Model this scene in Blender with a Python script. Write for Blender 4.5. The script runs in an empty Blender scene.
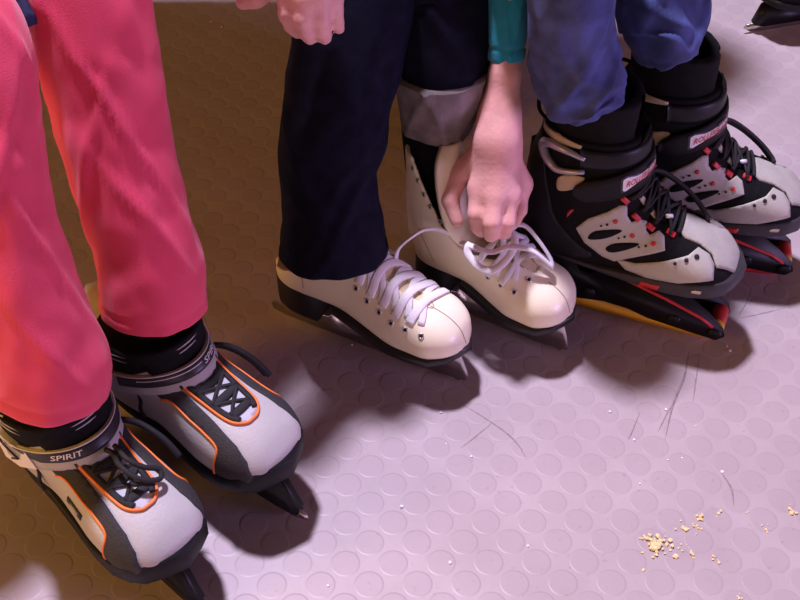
import bpy, bmesh, math, random
import numpy as np
from mathutils import Vector, Matrix, noise
from mathutils.bvhtree import BVHTree
from mathutils.geometry import delaunay_2d_cdt

random.seed(7)
SC = bpy.context.scene
COL = SC.collection
PI = math.pi

# ------------------------------------------------------------------ camera
H = .986                     # camera height; it looks down at 45 degrees
FOC = 1122.0                 # focal length in pixels of an 800 x 600 frame
cam_d = bpy.data.cameras.new('camera')
cam_d.sensor_width = 36.0
cam_d.lens = FOC / 800 * 36
cam_d.clip_start = .02
cam = bpy.data.objects.new('camera', cam_d)
COL.objects.link(cam)
cam.location = (0, -H, H)
cam.rotation_euler = (PI / 4, 0, 0)
SC.camera = cam

# ------------------------------------------------------------------ world, lamps, exposure
world = bpy.data.worlds.new('world')
SC.world = world
world.use_nodes = True
wn = world.node_tree.nodes['Background']
wn.inputs['Color'].default_value = (1.0, .50, .24, 1)
wn.inputs['Strength'].default_value = .11
SC.view_settings.view_transform = 'Standard'
SC.view_settings.look = 'None'
SC.view_settings.exposure = 0
SC.view_settings.gamma = 1
SC.view_settings.use_curve_mapping = False


def lamp(name, loc, target, size, power, color, size_y=None):
    d = bpy.data.lights.new(name, 'AREA')
    d.energy = power
    d.color = color
    d.size = size
    if size_y:
        d.shape = 'RECTANGLE'
        d.size_y = size_y
    o = bpy.data.objects.new(name, d)
    COL.objects.link(o)
    o.location = loc
    o.rotation_euler = (Vector(target) - Vector(loc)).to_track_quat('-Z', 'Y').to_euler()
    return o


lamp('ceiling_lamp', (-.80, 1.0, 4.85), (0.05, -.05, 0), .34, 350, (.95, .86, 1.16))
lamp('side_bounce', (3.0, -1.3, .50), (0, -.1, .25), .9, 30, (.95, .62, 1.4), .8)  # added area light standing in for violet bounce off the ice
lamp('warm_lamp', (-2.4, -1.4, .9), (-.2, -.2, .1), 0.8, 36, (1.0, .50, .08), .8)
lamp('front_fill', (.3, -4.2, .75), (0, 0, .2), 1.4, 10, (1.0, .66, .70), .9)  # weak fill added from the camera side to brighten legs and boot fronts

# ------------------------------------------------------------------ helpers


def at(px, py, z=0.0):
    """point of the place at height z that the photograph shows at px, py"""
    c = math.sqrt(.5)
    d = Vector(((px - 400) / FOC, c - (py - 300) / FOC * c, -c - (py - 300) / FOC * c))
    t = (z - H) / d.z
    return Vector((0, -H, H)) + d * t


def empty(name, label, cat, loc=(0, 0, 0), rz=0, group=None):
    o = bpy.data.objects.new(name, None)
    COL.objects.link(o)
    o.empty_display_size = .05
    o.location = loc
    o.rotation_euler = (0, 0, rz)
    o['label'] = label
    o['category'] = cat
    if group:
        o['group'] = group
    return o


def mesh_obj(name, verts, faces, mat, parent=None, smooth=True):
    me = bpy.data.meshes.new(name)
    me.from_pydata([tuple(v) for v in verts], [], [tuple(f) for f in faces])
    me.validate()
    if smooth:
        me.polygons.foreach_set('use_smooth', [True] * len(me.polygons))
    me.update()
    me.materials.append(mat)
    o = bpy.data.objects.new(name, me)
    COL.objects.link(o)
    if parent:
        o.parent = parent
    return o


def join_geo(parts):
    V, Fc = [], []
    for v, f in parts:
        n = len(V)
        V.extend([tuple(p) for p in v])
        Fc.extend([tuple(i + n for i in q) for q in f])
    return V, Fc


def copy_tree(o, parent=None):
    c = o.copy()
    COL.objects.link(c)
    c.parent = parent
    for ch in list(o.children):
        copy_tree(ch, c)
    return c


def nets(f, lo, hi, h, smooth=2):
    """surface of the implicit solid f < 0 (surface nets)"""
    xs = np.arange(lo[0], hi[0] + h, h)
    ys = np.arange(lo[1], hi[1] + h, h)
    zs = np.arange(lo[2], hi[2] + h, h)
    X, Y, Z = np.meshgrid(xs, ys, zs, indexing='ij')
    D = f(X, Y, Z)
    S = D < 0
    nx, ny, nz = D.shape
    cs = [(i, j, k) for i in (0, 1) for j in (0, 1) for k in (0, 1)]
    acc = np.zeros((nx - 1, ny - 1, nz - 1, 3))
    cnt = np.zeros((nx - 1, ny - 1, nz - 1))
    sl = lambda o: (slice(o[0], nx - 1 + o[0]), slice(o[1], ny - 1 + o[1]), slice(o[2], nz - 1 + o[2]))
    for a in cs:
        for ax in range(3):
            if a[ax]:
                continue
            b = list(a)
            b[ax] = 1
            da, db = D[sl(a)], D[sl(b)]
            m = (da < 0) != (db < 0)
            t = np.where(m, da / np.where(m, da - db, 1), 0)
            for q in range(3):
                acc[..., q] += np.where(m, a[q] + (t if q == ax else 0), 0)
            cnt += m
    act = cnt > 0
    idx = -np.ones(act.shape, int)
    idx[act] = np.arange(act.sum())
    base = np.stack(np.nonzero(act), 1)
    V = (base + acc[act] / cnt[act][:, None]) * h + np.array([xs[0], ys[0], zs[0]])
    quads = []
    for ax in range(3):
        u, v = [(1, 2), (2, 0), (0, 1)][ax]
        a = [slice(1, -1)] * 3
        a[ax] = slice(0, -1)
        b = [slice(1, -1)] * 3
        b[ax] = slice(1, None)
        Sa, Sb = S[tuple(a)], S[tuple(b)]
        m = Sa != Sb
        p = np.stack(np.nonzero(m), 1)
        off = np.ones(3, int)
        off[ax] = 0
        p = p + off
        flip = Sb[m]
        du = np.zeros(3, int)
        du[u] = 1
        dv = np.zeros(3, int)
        dv[v] = 1
        g = lambda q: idx[q[:, 0], q[:, 1], q[:, 2]]
        Q = np.stack([g(p - du - dv), g(p - dv), g(p), g(p - du)], 1)
        Q[flip] = Q[flip][:, ::-1]
        quads.append(Q)
    Q = np.concatenate(quads)
    Q = Q[(Q >= 0).all(1)]
    E = np.concatenate([Q[:, [0, 1]], Q[:, [1, 2]], Q[:, [2, 3]], Q[:, [3, 0]]])
    for _ in range(smooth):
        s = np.zeros_like(V)
        c = np.zeros(len(V))
        np.add.at(s, E[:, 0], V[E[:, 1]])
        np.add.at(c, E[:, 0], 1)
        np.add.at(s, E[:, 1], V[E[:, 0]])
        np.add.at(c, E[:, 1], 1)
        V = .4 * V + .6 * s / np.maximum(c, 1)[:, None]
    return V.tolist(), Q.tolist()


def smin(a, b, k):
    h = np.clip(.5 + .5 * (b - a) / k, 0, 1)
    return b + (a - b) * h - k * h * (1 - h)


def smax(a, b, k):
    return -smin(-a, -b, k)


def rcone(X, Y, Z, a, b, ra, rb):
    """a limb from a to b, thick ra and rb at its ends"""
    a, b = np.array(a, float), np.array(b, float)
    d = b - a
    t = np.clip(((X - a[0]) * d[0] + (Y - a[1]) * d[1] + (Z - a[2]) * d[2]) / (d @ d), 0, 1)
    r = np.sqrt((X - a[0] - t * d[0]) ** 2 + (Y - a[1] - t * d[1]) ** 2 + (Z - a[2] - t * d[2]) ** 2)
    return r - (ra + (rb - ra) * t)


def crv(pts, n, closed=False):
    """Catmull-Rom through points of any dimension, n samples per span"""
    P = [np.array(p, float) for p in pts]
    m = len(P)
    out = []
    for i in range(m if closed else m - 1):
        if closed:
            p0, p1, p2, p3 = P[i - 1], P[i], P[(i + 1) % m], P[(i + 2) % m]
        else:
            p1, p2 = P[i], P[i + 1]
            p0 = P[i - 1] if i else 2 * p1 - p2
            p3 = P[i + 2] if i + 2 < m else 2 * p2 - p1
        for k in range(n):
            t = k / n
            out.append(.5 * (2 * p1 + (p2 - p0) * t + (2 * p0 - 5 * p1 + 4 * p2 - p3) * t * t
                             + (3 * p1 - p0 - 3 * p2 + p3) * t ** 3))
    if not closed:
        out.append(P[-1])
    return out


def table(xs, ys, n=240):
    """smooth monotone table of a profile, for np.interp"""
    xs, ys = np.array(xs, float), np.array(ys, float)
    d = np.diff(ys) / np.diff(xs)
    m = np.zeros(len(xs))
    m[0], m[-1] = d[0], d[-1]
    for i in range(1, len(xs) - 1):
        if d[i - 1] * d[i] > 0:
            m[i] = 2 * d[i - 1] * d[i] / (d[i - 1] + d[i])
    X = np.linspace(xs[0], xs[-1], n)
    k = np.clip(np.searchsorted(xs, X) - 1, 0, len(xs) - 2)
    hh = xs[k + 1] - xs[k]
    t = (X - xs[k]) / hh
    Yv = ((2 * t ** 3 - 3 * t ** 2 + 1) * ys[k] + (t ** 3 - 2 * t ** 2 + t) * hh * m[k]
          + (-2 * t ** 3 + 3 * t ** 2) * ys[k + 1] + (t ** 3 - t ** 2) * hh * m[k + 1])
    return X, Yv


def foot_sdf(X, Y, Z, wt, zbt, ztt, pu=2.4, pl=4.0, mid=.35, yc=None):
    w = np.maximum(np.interp(X, *wt), .003)
    zb = np.interp(X, *zbt)
    zt = np.maximum(np.interp(X, *ztt), zb + .006)
    yy = Y - (np.interp(X, *yc) if yc is not None else 0)
    zm = zb + mid * (zt - zb)
    upper = np.clip((Z - zm) / (zt - zm), 0, None)
    lower = np.clip((zm - Z) / (zm - zb), 0, None)
    a = np.abs(yy) / w
    fu = (a ** pu + upper ** pu) ** (1 / pu)
    fl = (a ** pl + lower ** pl) ** (1 / pl)
    f = np.where(Z > zm, fu, fl) - 1
    ext = np.maximum(wt[0][0] - X, X - wt[0][-1])
    return np.maximum(f * np.minimum(w, (zt - zb) * .6), ext)


def shaft_sdf(X, Y, Z, cx, rx, ry, cy=None, p=2.2):
    c = np.interp(Z, *cx)
    a = np.interp(Z, *rx)
    b = np.interp(Z, *ry)
    yy = Y - (np.interp(Z, *cy) if cy is not None else 0)
    f = (np.abs((X - c) / a) ** p + np.abs(yy / b) ** p) ** (1 / p) - 1
    return f * np.minimum(a, b)


def bvh_of(geo):
    return BVHTree.FromPolygons([Vector(v) for v in geo[0]], geo[1])


def basis(d):
    d = Vector(d).normalized()
    u = d.cross(Vector((0, 0, 1)))
    if u.length < .05:
        u = d.cross(Vector((0, 1, 0)))
    u.normalize()
    return d, u, u.cross(d)


def patch_geo(bvh, loop, d, off=.0012, res=.004, sm=0, sink=.0015):
    """a panel lying on the surface: outline `loop` (3D points near it) thrown along d onto it"""
    d, u, v = basis(d)
    if sm:
        loop = crv(loop, sm, True)
    P2 = [(Vector(p).dot(u), Vector(p).dot(v)) for p in loop]
    dep = min(Vector(p).dot(d) for p in loop) - .12
    B = []
    for i in range(len(P2)):
        a, b = Vector(P2[i]), Vector(P2[(i + 1) % len(P2)])
        k = max(1, int((b - a).length / res + .5))
        for j in range(k):
            B.append(a.lerp(b, j / k))
    nb = len(B)

    def inside(q):
        c = False
        for i in range(nb):
            a, b = B[i], B[(i + 1) % nb]
            if (a.y > q.y) != (b.y > q.y) and q.x < (b.x - a.x) * (q.y - a.y) / (b.y - a.y) + a.x:
                c = not c
        return c
    x0, x1 = min(b.x for b in B), max(b.x for b in B)
    y0, y1 = min(b.y for b in B), max(b.y for b in B)
    I = []
    y = y0 + res * .5
    row = 0
    while y < y1:
        x = x0 + (res * .5 if row % 2 else 0)
        while x < x1:
            q = Vector((x, y))
            if inside(q) and min((q - b).length_squared for b in B) > (res * .45) ** 2:
                I.append(q)
            x += res
        y += res * .87
        row += 1
    vs, es, fs, *_ = delaunay_2d_cdt(B + I, [(i, (i + 1) % nb) for i in range(nb)], [], 1, 1e-7)
    top = []
    nor = []
    for q in vs:
        o = u * q.x + v * q.y + d * dep
        h, n, i, t = bvh.ray_cast(o, d)
        if h is None or n.dot(d) > -.08:
            h, n, i, t = bvh.find_nearest(o + d * .12)
        if n.dot(d) > 0:
            n = -n
        top.append(h)
        nor.append(n)
    V = [h + n * off for h, n in zip(top, nor)] + [h - n * sink for h, n in zip(top, nor)]
    m = len(vs)
    cnt = {}
    tri = []
    for f in fs:
        f = list(f)
        n = sum(((V[f[i]] - V[f[0]]).cross(V[f[i + 1]] - V[f[0]]) for i in range(1, len(f) - 1)), Vector())
        if n.dot(d) > 0:
            f = f[::-1]
        tri.append(tuple(f))
        for i in range(len(f)):
            cnt[(f[i], f[(i + 1) % len(f)])] = 1
    Fc = list(tri)
    for (a, b) in cnt:
        if (b, a) not in cnt:
            Fc.append((b, a, a + m, b + m))
    return V, Fc


def snap(bvh, pts, off):
    out = []
    for p in pts:
        h, n, i, t = bvh.find_nearest(Vector(p))
        if (Vector(p) - h).dot(n) < 0 and n.dot(n) == 0:
            n = -n
        out.append((h + n * off, n))
    return out


def tube_geo(pts, r, n=8, closed=False, normals=None, flat=1.0, cap=True):
    """round or flattened cord; r a number or a list"""
    P = [Vector(p) for p in pts]
    m = len(P)
    T = []
    for i in range(m):
        a = P[i - 1] if (i or closed) else P[0]
        b = P[(i + 1) % m] if (i < m - 1 or closed) else P[-1]
        t = (b - a)
        T.append(t.normalized() if t.length > 1e-9 else Vector((1, 0, 0)))
    up = Vector((0, 0, 1)) if abs(T[0].z) < .9 else Vector((1, 0, 0))
    s = T[0].cross(up).normalized()
    V, Fc = [], []
    for i in range(m):
        if normals:
            nn = Vector(normals[i])
            s = T[i].cross(nn)
        else:
            s = s - T[i] * s.dot(T[i])
        if s.length < 1e-6:
            s = T[i].orthogonal()
        s.normalize()
        w = s.cross(T[i])
        rr = r[i] if hasattr(r, '__len__') else r
        for k in range(n):
            a = 2 * PI * k / n
            V.append(P[i] + s * (math.cos(a) * rr) + w * (math.sin(a) * rr * flat))
    for i in range(m if closed else m - 1):
        j = (i + 1) % m
        for k in range(n):
            l = (k + 1) % n
            Fc.append((i * n + k, i * n + l, j * n + l, j * n + k))
    if cap and not closed:
        Fc.append(tuple(range(n))[::-1])
        Fc.append(tuple((m - 1) * n + k for k in range(n)))
    return V, Fc


def prism_geo(poly, y0, y1, bevel=0.0):
    """outline in x, z drawn through from y0 to y1, its edges bevelled"""
    bm = bmesh.new()
    a = [bm.verts.new((p[0], y0, p[1])) for p in poly]
    f = bm.faces.new(a)
    r = bmesh.ops.extrude_face_region(bm, geom=[f])
    bmesh.ops.translate(bm, vec=(0, y1 - y0, 0), verts=[g for g in r['geom'] if isinstance(g, bmesh.types.BMVert)])
    bmesh.ops.recalc_face_normals(bm, faces=bm.faces)
    if bevel:
        ed = [e for e in bm.edges if len(e.link_faces) == 2 and e.calc_face_angle(0) > .9]
        bmesh.ops.bevel(bm, geom=ed, offset=bevel, segments=2, affect='EDGES', clamp_overlap=True)
    bm.verts.index_update()
    g = [v.co.copy() for v in bm.verts], [[v.index for v in f.verts] for f in bm.faces]
    bm.free()
    return g


def slab_geo(outline, zlo, zhi, inset=.0015):
    """flat sole: closed outline (x, y) between the heights zlo(x), zhi(x)"""
    n = len(outline)
    cx = sum(p[0] for p in outline) / n
    rings = [(zlo, inset), (zlo, 0), (zhi, 0), (zhi, inset)]
    V, Fc = [], []
    hs = [.0, .12, .88, 1.0]
    for k in range(4):
        for (x, y) in outline:
            s = 1 - (rings[k][1] / max(.01, math.hypot(x - cx, y)))
            a, b = zlo(x), zhi(x)
            V.append((cx + (x - cx) * s, y * s, a + (b - a) * hs[k]))
    for k in range(3):
        for i in range(n):
            j = (i + 1) % n
            Fc.append((k * n + i, k * n + j, (k + 1) * n + j, (k + 1) * n + i))
    # caps as strips across, the outline runs round from the toe
    for base, fl in ((0, True), (3 * n, False)):
        for i in range(1, n // 2):
            q = (base + i - 1, base + i, base + (n - i) % n, base + (n - i + 1) % n)
            q = tuple(dict.fromkeys(q))
            Fc.append(q[::-1] if fl else q)
    return V, Fc


def cyl_geo(c, ax, r, l, n=20):
    """disc or pin with a chamfered rim, centred on c"""
    d, u, v = basis(ax)
    V, Fc = [], []
    b = min(r, l) * .18
    for (t, rr) in ((-l / 2, r - b), (-l / 2 + b, r), (l / 2 - b, r), (l / 2, r - b)):
        for k in range(n):
            a = 2 * PI * k / n
            V.append(Vector(c) + d * t + u * (rr * math.cos(a)) + v * (rr * math.sin(a)))
    for q in range(3):
        for k in range(n):
            l2 = (k + 1) % n
            Fc.append((q * n + k, q * n + l2, (q + 1) * n + l2, (q + 1) * n + k))
    Fc.append(tuple(range(n))[::-1])
    Fc.append(tuple(3 * n + k for k in range(n)))
    return V, Fc


def ring_geo(c, ax, R, r, n=18, m=8):
    d, u, v = basis(ax)
    pts = [Vector(c) + u * (R * math.cos(2 * PI * k / n)) + v * (R * math.sin(2 * PI * k / n)) for k in range(n)]
    return tube_geo(pts, r, m, True)


def text_geo(body, shear=0.0, bold=0.0):
    cu = bpy.data.curves.new('lettering', 'FONT')
    cu.body = body
    cu.align_x = 'CENTER'
    cu.align_y = 'CENTER'
    cu.size = 1
    cu.shear = shear
    cu.offset = bold
    cu.extrude = 0
    cu.resolution_u = 2
    o = bpy.data.objects.new('lettering', cu)
    COL.objects.link(o)
    bpy.context.view_layer.update()
    dg = bpy.context.evaluated_depsgraph_get()
    me = bpy.data.meshes.new_from_object(o.evaluated_get(dg))
    bm = bmesh.new()
    bm.from_mesh(me)
    bmesh.ops.triangulate(bm, faces=bm.faces)
    bmesh.ops.subdivide_edges(bm, edges=[e for e in bm.edges if e.calc_length() > .25], cuts=2)
    bm.verts.index_update()
    g = [v.co.copy() for v in bm.verts], [[v.index for v in f.verts] for f in bm.faces]
    bm.free()
    bpy.data.objects.remove(o)
    bpy.data.curves.remove(cu)
    xs = [v.x for v in g[0]]
    ys = [v.y for v in g[0]]
    x0, x1, y0, y1 = min(xs), max(xs), min(ys), max(ys)
    return [((v.x - x0) / (x1 - x0), (v.y - y0) / (y1 - y0)) for v in g[0]], g[1]


def loft_geo(rings):
    n = len(rings[0])
    V = [p for r in rings for p in r]
    Fc = []
    for i in range(len(rings) - 1):
        for k in range(n):
            l = (k + 1) % n
            Fc.append((i * n + k, i * n + l, (i + 1) * n + l, (i + 1) * n + k))
    return V, Fc


# ------------------------------------------------------------------ materials


def mat(name, col, rough=.5, var=0.0, vscale=40, bump=0.0, bscale=300, metal=0.0, sheen=0.0, spec=.5, sss=0.0, coat=0.0):
    m = bpy.data.materials.new(name)
    m.use_nodes = True
    nt = m.node_tree
    p = nt.nodes['Principled BSDF']
    p.inputs['Base Color'].default_value = (*col, 1)
    p.inputs['Roughness'].default_value = rough
    p.inputs['Metallic'].default_value = metal
    p.inputs['Specular IOR Level'].default_value = spec
    if sheen:
        p.inputs['Sheen Weight'].default_value = sheen
        p.inputs['Sheen Roughness'].default_value = .5
    if coat:
        p.inputs['Coat Weight'].default_value = coat
        p.inputs['Coat Roughness'].default_value = .2
    if sss:
        p.inputs['Subsurface Weight'].default_value = sss
        p.inputs['Subsurface Radius'].default_value = (.01, .004, .002)
    tc = nt.nodes.new('ShaderNodeTexCoord')
    if var:
        t = nt.nodes.new('ShaderNodeTexNoise')
        t.inputs['Scale'].default_value = vscale
        t.inputs['Detail'].default_value = 4
        nt.links.new(tc.outputs['Object'], t.inputs['Vector'])
        mr = nt.nodes.new('ShaderNodeMapRange')
        mr.inputs['From Min'].default_value = .3
        mr.inputs['From Max'].default_value = .7
        mr.inputs['To Min'].default_value = 1 - var
        mr.inputs['To Max'].default_value = 1 + var
        nt.links.new(t.outputs['Fac'], mr.inputs['Value'])
        mx = nt.nodes.new('ShaderNodeVectorMath')
        mx.operation = 'SCALE'
        mx.inputs[0].default_value = col
        nt.links.new(mr.outputs['Result'], mx.inputs['Scale'])
        nt.links.new(mx.outputs['Vector'], p.inputs['Base Color'])
    if bump:
        t = nt.nodes.new('ShaderNodeTexNoise')
        t.inputs['Scale'].default_value = bscale
        t.inputs['Detail'].default_value = 3
        nt.links.new(tc.outputs['Object'], t.inputs['Vector'])
        b = nt.nodes.new('ShaderNodeBump')
        b.inputs['Strength'].default_value = bump
        b.inputs['Distance'].default_value = .002
        nt.links.new(t.outputs['Fac'], b.inputs['Height'])
        nt.links.new(b.outputs['Normal'], p.inputs['Normal'])
    return m


M = {
    'white_leather': mat('white_leather', (.94, .86, .64), .34, .04, 30, .12, 500, coat=.15),
    'cream_lining': mat('cream_lining', (.74, .62, .40), .7, .05, 60, .2, 400),
    'white_lace': mat('white_lace', (.86, .83, .84), .8, 0, 0, .4, 1500),
    'black_sole': mat('black_sole', (.012, .011, .013), .4, .2, 60),
    'heel_black': mat('heel_black', (.010, .009, .010), .55, .2, 80),
    'steel': mat('steel', (.62, .60, .60), .28, .1, 50, .1, 200, metal=1),
    'eyelet': mat('eyelet', (.70, .68, .68), .4, metal=1),
    'stitch': mat('stitch', (.42, .33, .24), .8),
    'hole': mat('hole', (.01, .008, .008), .8),
    'grey_leather': mat('grey_leather', (.47, .45, .44), .48, .05, 25, .2, 400),
    'grey_toe': mat('grey_toe', (.60, .57, .56), .42, .04, 25, .15, 500),
    'dark_mesh': mat('dark_mesh', (.028, .025, .027), .75, .3, 500, .5, 900),
    'black_fabric': mat('black_fabric', (.006, .0055, .007), .8, .3, 200, .4, 900, spec=.15),
    'black_lace': mat('black_lace', (.008, .007, .010), .7, .2, 300, .4, 1500),
    'dark_rubber': mat('dark_rubber', (.010, .0095, .012), .5, .15, 60, .15, 300, spec=.2),
    'orange_piping': mat('orange_piping', (.90, .20, .03), .5),
    'white_tongue': mat('white_tongue', (.50, .50, .56), .6),
    'black_plastic': mat('black_plastic', (.006, .006, .008), .42, .15, 40, spec=.25),
    'grey_strap': mat('grey_strap', (.44, .42, .41), .5, .05, 60, .15, 700),
    'strap_white': mat('strap_white', (.78, .76, .78), .5),
    'tan_panel': mat('tan_panel', (.52, .42, .27), .6, .06, 50, .2, 500),
    'beige_panel': mat('beige_panel', (.45, .43, .385), .5, .05, 40, .2, 500),
    'toe_suede': mat('toe_suede', (.40, .375, .335), .75, .08, 60, .3, 500),
    'bumper': mat('bumper', (.045, .041, .048), .5, .15, 50, .2, 400, spec=.25),
    'strap_black': mat('strap_black', (.007, .0065, .009), .6, .2, 200, .3, 900, spec=.25),
    'red': mat('red', (.55, .025, .03), .45, .1, 60),
    'yellow': mat('yellow', (.78, .40, .02), .4, .08, 60),
    'buckle_grey': mat('buckle_grey', (.42, .42, .48), .28, .05, 60, metal=.5),
    'badge_white': mat('badge_white', (.80, .78, .80), .4),
    'badge_black': mat('badge_black', (.02, .02, .025), .4),
    'skin': mat('skin', (.82, .43, .39), .5, .08, 60, .25, 250, sss=.15),
    'skin_red': mat('skin_red', (.58, .22, .17), .5, .08, 60, .2, 250, sss=.15),
    'pink_denim': mat('pink_denim', (.76, .050, .125), .8, .06, 25, .25, 900, sheen=.25),
    'pink_seam': mat('pink_seam', (.66, .05, .11), .8, .1, 60),
    'dark_denim': mat('dark_denim', (.007, .0075, .018), .85, .35, 60, .3, 900, spec=.1),
    'denim_inside': mat('denim_inside', (.21, .175, .17), .85, .25, 45, .3, 800),
    'blue_denim': mat('blue_denim', (.048, .066, .215), .85, .5, 35, .3, 900, sheen=.05),
    'teal_knit': mat('teal_knit', (.012, .32, .46), .85, .1, 60, .4, 700, sheen=.2),
    'navy_cloth': mat('navy_cloth', (.02, .024, .08), .85, .15, 40),
    'sock': mat('sock', (.30, .28, .28), .8, .1, 80),
    'crumb': mat('crumb', (.85, .68, .36), .8, .15, 200),
    'water': mat('water', (.9, .9, .95), .08, spec=.8),
}


def floor_material():
    m = bpy.data.materials.new('studded_rubber')
    m.use_nodes = True
    nt = m.node_tree
    N = nt.nodes.new
    L = nt.links.new
    p = nt.nodes['Principled BSDF']
    tc = N('ShaderNodeTexCoord')
    sep = N('ShaderNodeSeparateXYZ')
    L(tc.outputs['Object'], sep.inputs[0])

    def math_(op, a, b=None, c=None):
        n = N('ShaderNodeMath')
        n.operation = op
        for i, v in enumerate((a, b, c)):
            if v is None:
                continue
            if isinstance(v, (int, float)):
                n.inputs[i].default_value = v
            else:
                L(v, n.inputs[i])
        return n.outputs[0]
    P = .0481           # diagonal pitch of the studs
    x, y = sep.outputs['X'], sep.outputs['Y']
    ux = math_('ADD', x, FLOOR_OFF[0])
    uy = math_('ADD', y, FLOOR_OFF[1])
    ds = []
    for k in (0, .5):
        fx = math_('SUBTRACT', math_('FRACT', math_('ADD', math_('DIVIDE', ux, P), k)), .5)
        fy = math_('SUBTRACT', math_('FRACT', math_('ADD', math_('DIVIDE', uy, P), k)), .5)
        ds.append(math_('SQRT', math_('ADD', math_('MULTIPLY', fx, fx), math_('MULTIPLY', fy, fy))))
    r = math_('MINIMUM', ds[0], ds[1])        # distance to the nearest stud centre, in pitches
    mr = N('ShaderNodeMapRange')
    mr.interpolation_type = 'SMOOTHSTEP'
    mr.inputs['From Min'].default_value = .318
    mr.inputs['From Max'].default_value = .272
    L(r, mr.inputs['Value'])
    stud = mr.outputs['Result']
    rim = N('ShaderNodeMapRange')              # dirt caught round the foot of each stud
    L(math_('ABSOLUTE', math_('SUBTRACT', r, .305)), rim.inputs['Value'])
    rim.inputs['From Min'].default_value = .03
    rim.inputs['From Max'].default_value = .0
    n1 = N('ShaderNodeTexNoise')
    n1.inputs['Scale'].default_value = 9
    n1.inputs['Detail'].default_value = 5
    L(tc.outputs['Object'], n1.inputs['Vector'])
    n2 = N('ShaderNodeTexNoise')
    n2.inputs['Scale'].default_value = 140
    n2.inputs['Detail'].default_value = 5
    L(tc.outputs['Object'], n2.inputs['Vector'])
    cr = N('ShaderNodeValToRGB')
    cr.color_ramp.elements[0].position = .3
    cr.color_ramp.elements[0].color = (.40, .325, .335, 1)
    cr.color_ramp.elements[1].position = .7
    cr.color_ramp.elements[1].color = (.48, .405, .415, 1)
    L(n1.outputs['Fac'], cr.inputs['Fac'])
    mixs = N('ShaderNodeMix')
    mixs.data_type = 'RGBA'
    mixs.inputs[7].default_value = (.41, .325, .345, 1)
    L(cr.outputs['Color'], mixs.inputs[6])
    L(math_('MULTIPLY', stud, .55), mixs.inputs[0])
    mixd = N('ShaderNodeMix')
    mixd.data_type = 'RGBA'
    mixd.inputs[7].default_value = (.30, .24, .25, 1)
    L(mixs.outputs[2], mixd.inputs[6])
    dirt = math_('MULTIPLY', rim.outputs['Result'], math_('MULTIPLY', n1.outputs['Fac'], .35))
    L(dirt, mixd.inputs[0])
    # grime specks
    mixg = N('ShaderNodeMix')
    mixg.data_type = 'RGBA'
    mixg.inputs[7].default_value = (.20, .15, .15, 1)
    L(mixd.outputs[2], mixg.inputs[6])
    sp = N('ShaderNodeMapRange')
    sp.inputs['From Min'].default_value = .62
    sp.inputs['From Max'].default_value = .75
    L(n2.outputs['Fac'], sp.inputs['Value'])
    L(math_('MULTIPLY', sp.outputs['Result'], math_('MULTIPLY', n1.outputs['Fac'], .6)), mixg.inputs[0])
    L(mixg.outputs[2], p.inputs['Base Color'])
    p.inputs['Roughness'].default_value = .42
    p.inputs['Specular IOR Level'].default_value = .35
    b = N('ShaderNodeBump')
    b.inputs['Strength'].default_value = .3
    b.inputs['Distance'].default_value = .0009
    L(math_('ADD', stud, math_('MULTIPLY', n2.outputs['Fac'], .25)), b.inputs['Height'])
    L(b.outputs['Normal'], p.inputs['Normal'])
    return m


FLOOR_OFF = (.2113 * .0481, -.2143 * .0481)
fl = mesh_obj('floor', [(-3, -2.2, 0), (4, -2.2, 0), (4, 4, 0), (-3, 4, 0)], [(0, 1, 2, 3)], floor_material(), smooth=False)
fl.rotation_euler = (0, 0, math.radians(.5))
fl['kind'] = 'structure'
fl['label'] = 'scuffed mauve rubber floor with round studs'
fl['category'] = 'floor'


# unseen bench under the sitters, added to shade the floor behind their feet
bench = empty('bench', 'unseen wooden bench under the three people, added for its shade', 'bench', (-.4, .5, 0))
under_b = []
mesh_obj('seat', *prism_geo([(-1.1, .41), (.62, .41), (.62, .45), (-1.1, .45)], -.24, .25, .006), mat('bench_wood', (.30, .19, .10), .5, .2, 12), bench)
for bx in (-.95, .43):
    mesh_obj('leg', *prism_geo([(bx - .025, 0), (bx + .025, 0), (bx + .025, .41), (bx - .025, .41)], -.2, -.02, .003), M['black_plastic'], bench)


# ------------------------------------------------------------------ white figure skates
FIG_X = [.004, .011, .03, .06, .10, .14, .175, .205, .228, .240, .245]
FIG_W = [.004, .019, .030, .0325, .0335, .038, .0435, .0435, .034, .019, .003]
FIG_ZB = table([0, .06, .11, .165, .2, .245], [.088, .086, .070, .058, .058, .064])
FIG_ZT = table([0, .05, .09, .12, .145, .17, .195, .218, .235, .245], [.17, .19, .185, .160, .138, .121, .111, .104, .092, .070])


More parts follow.
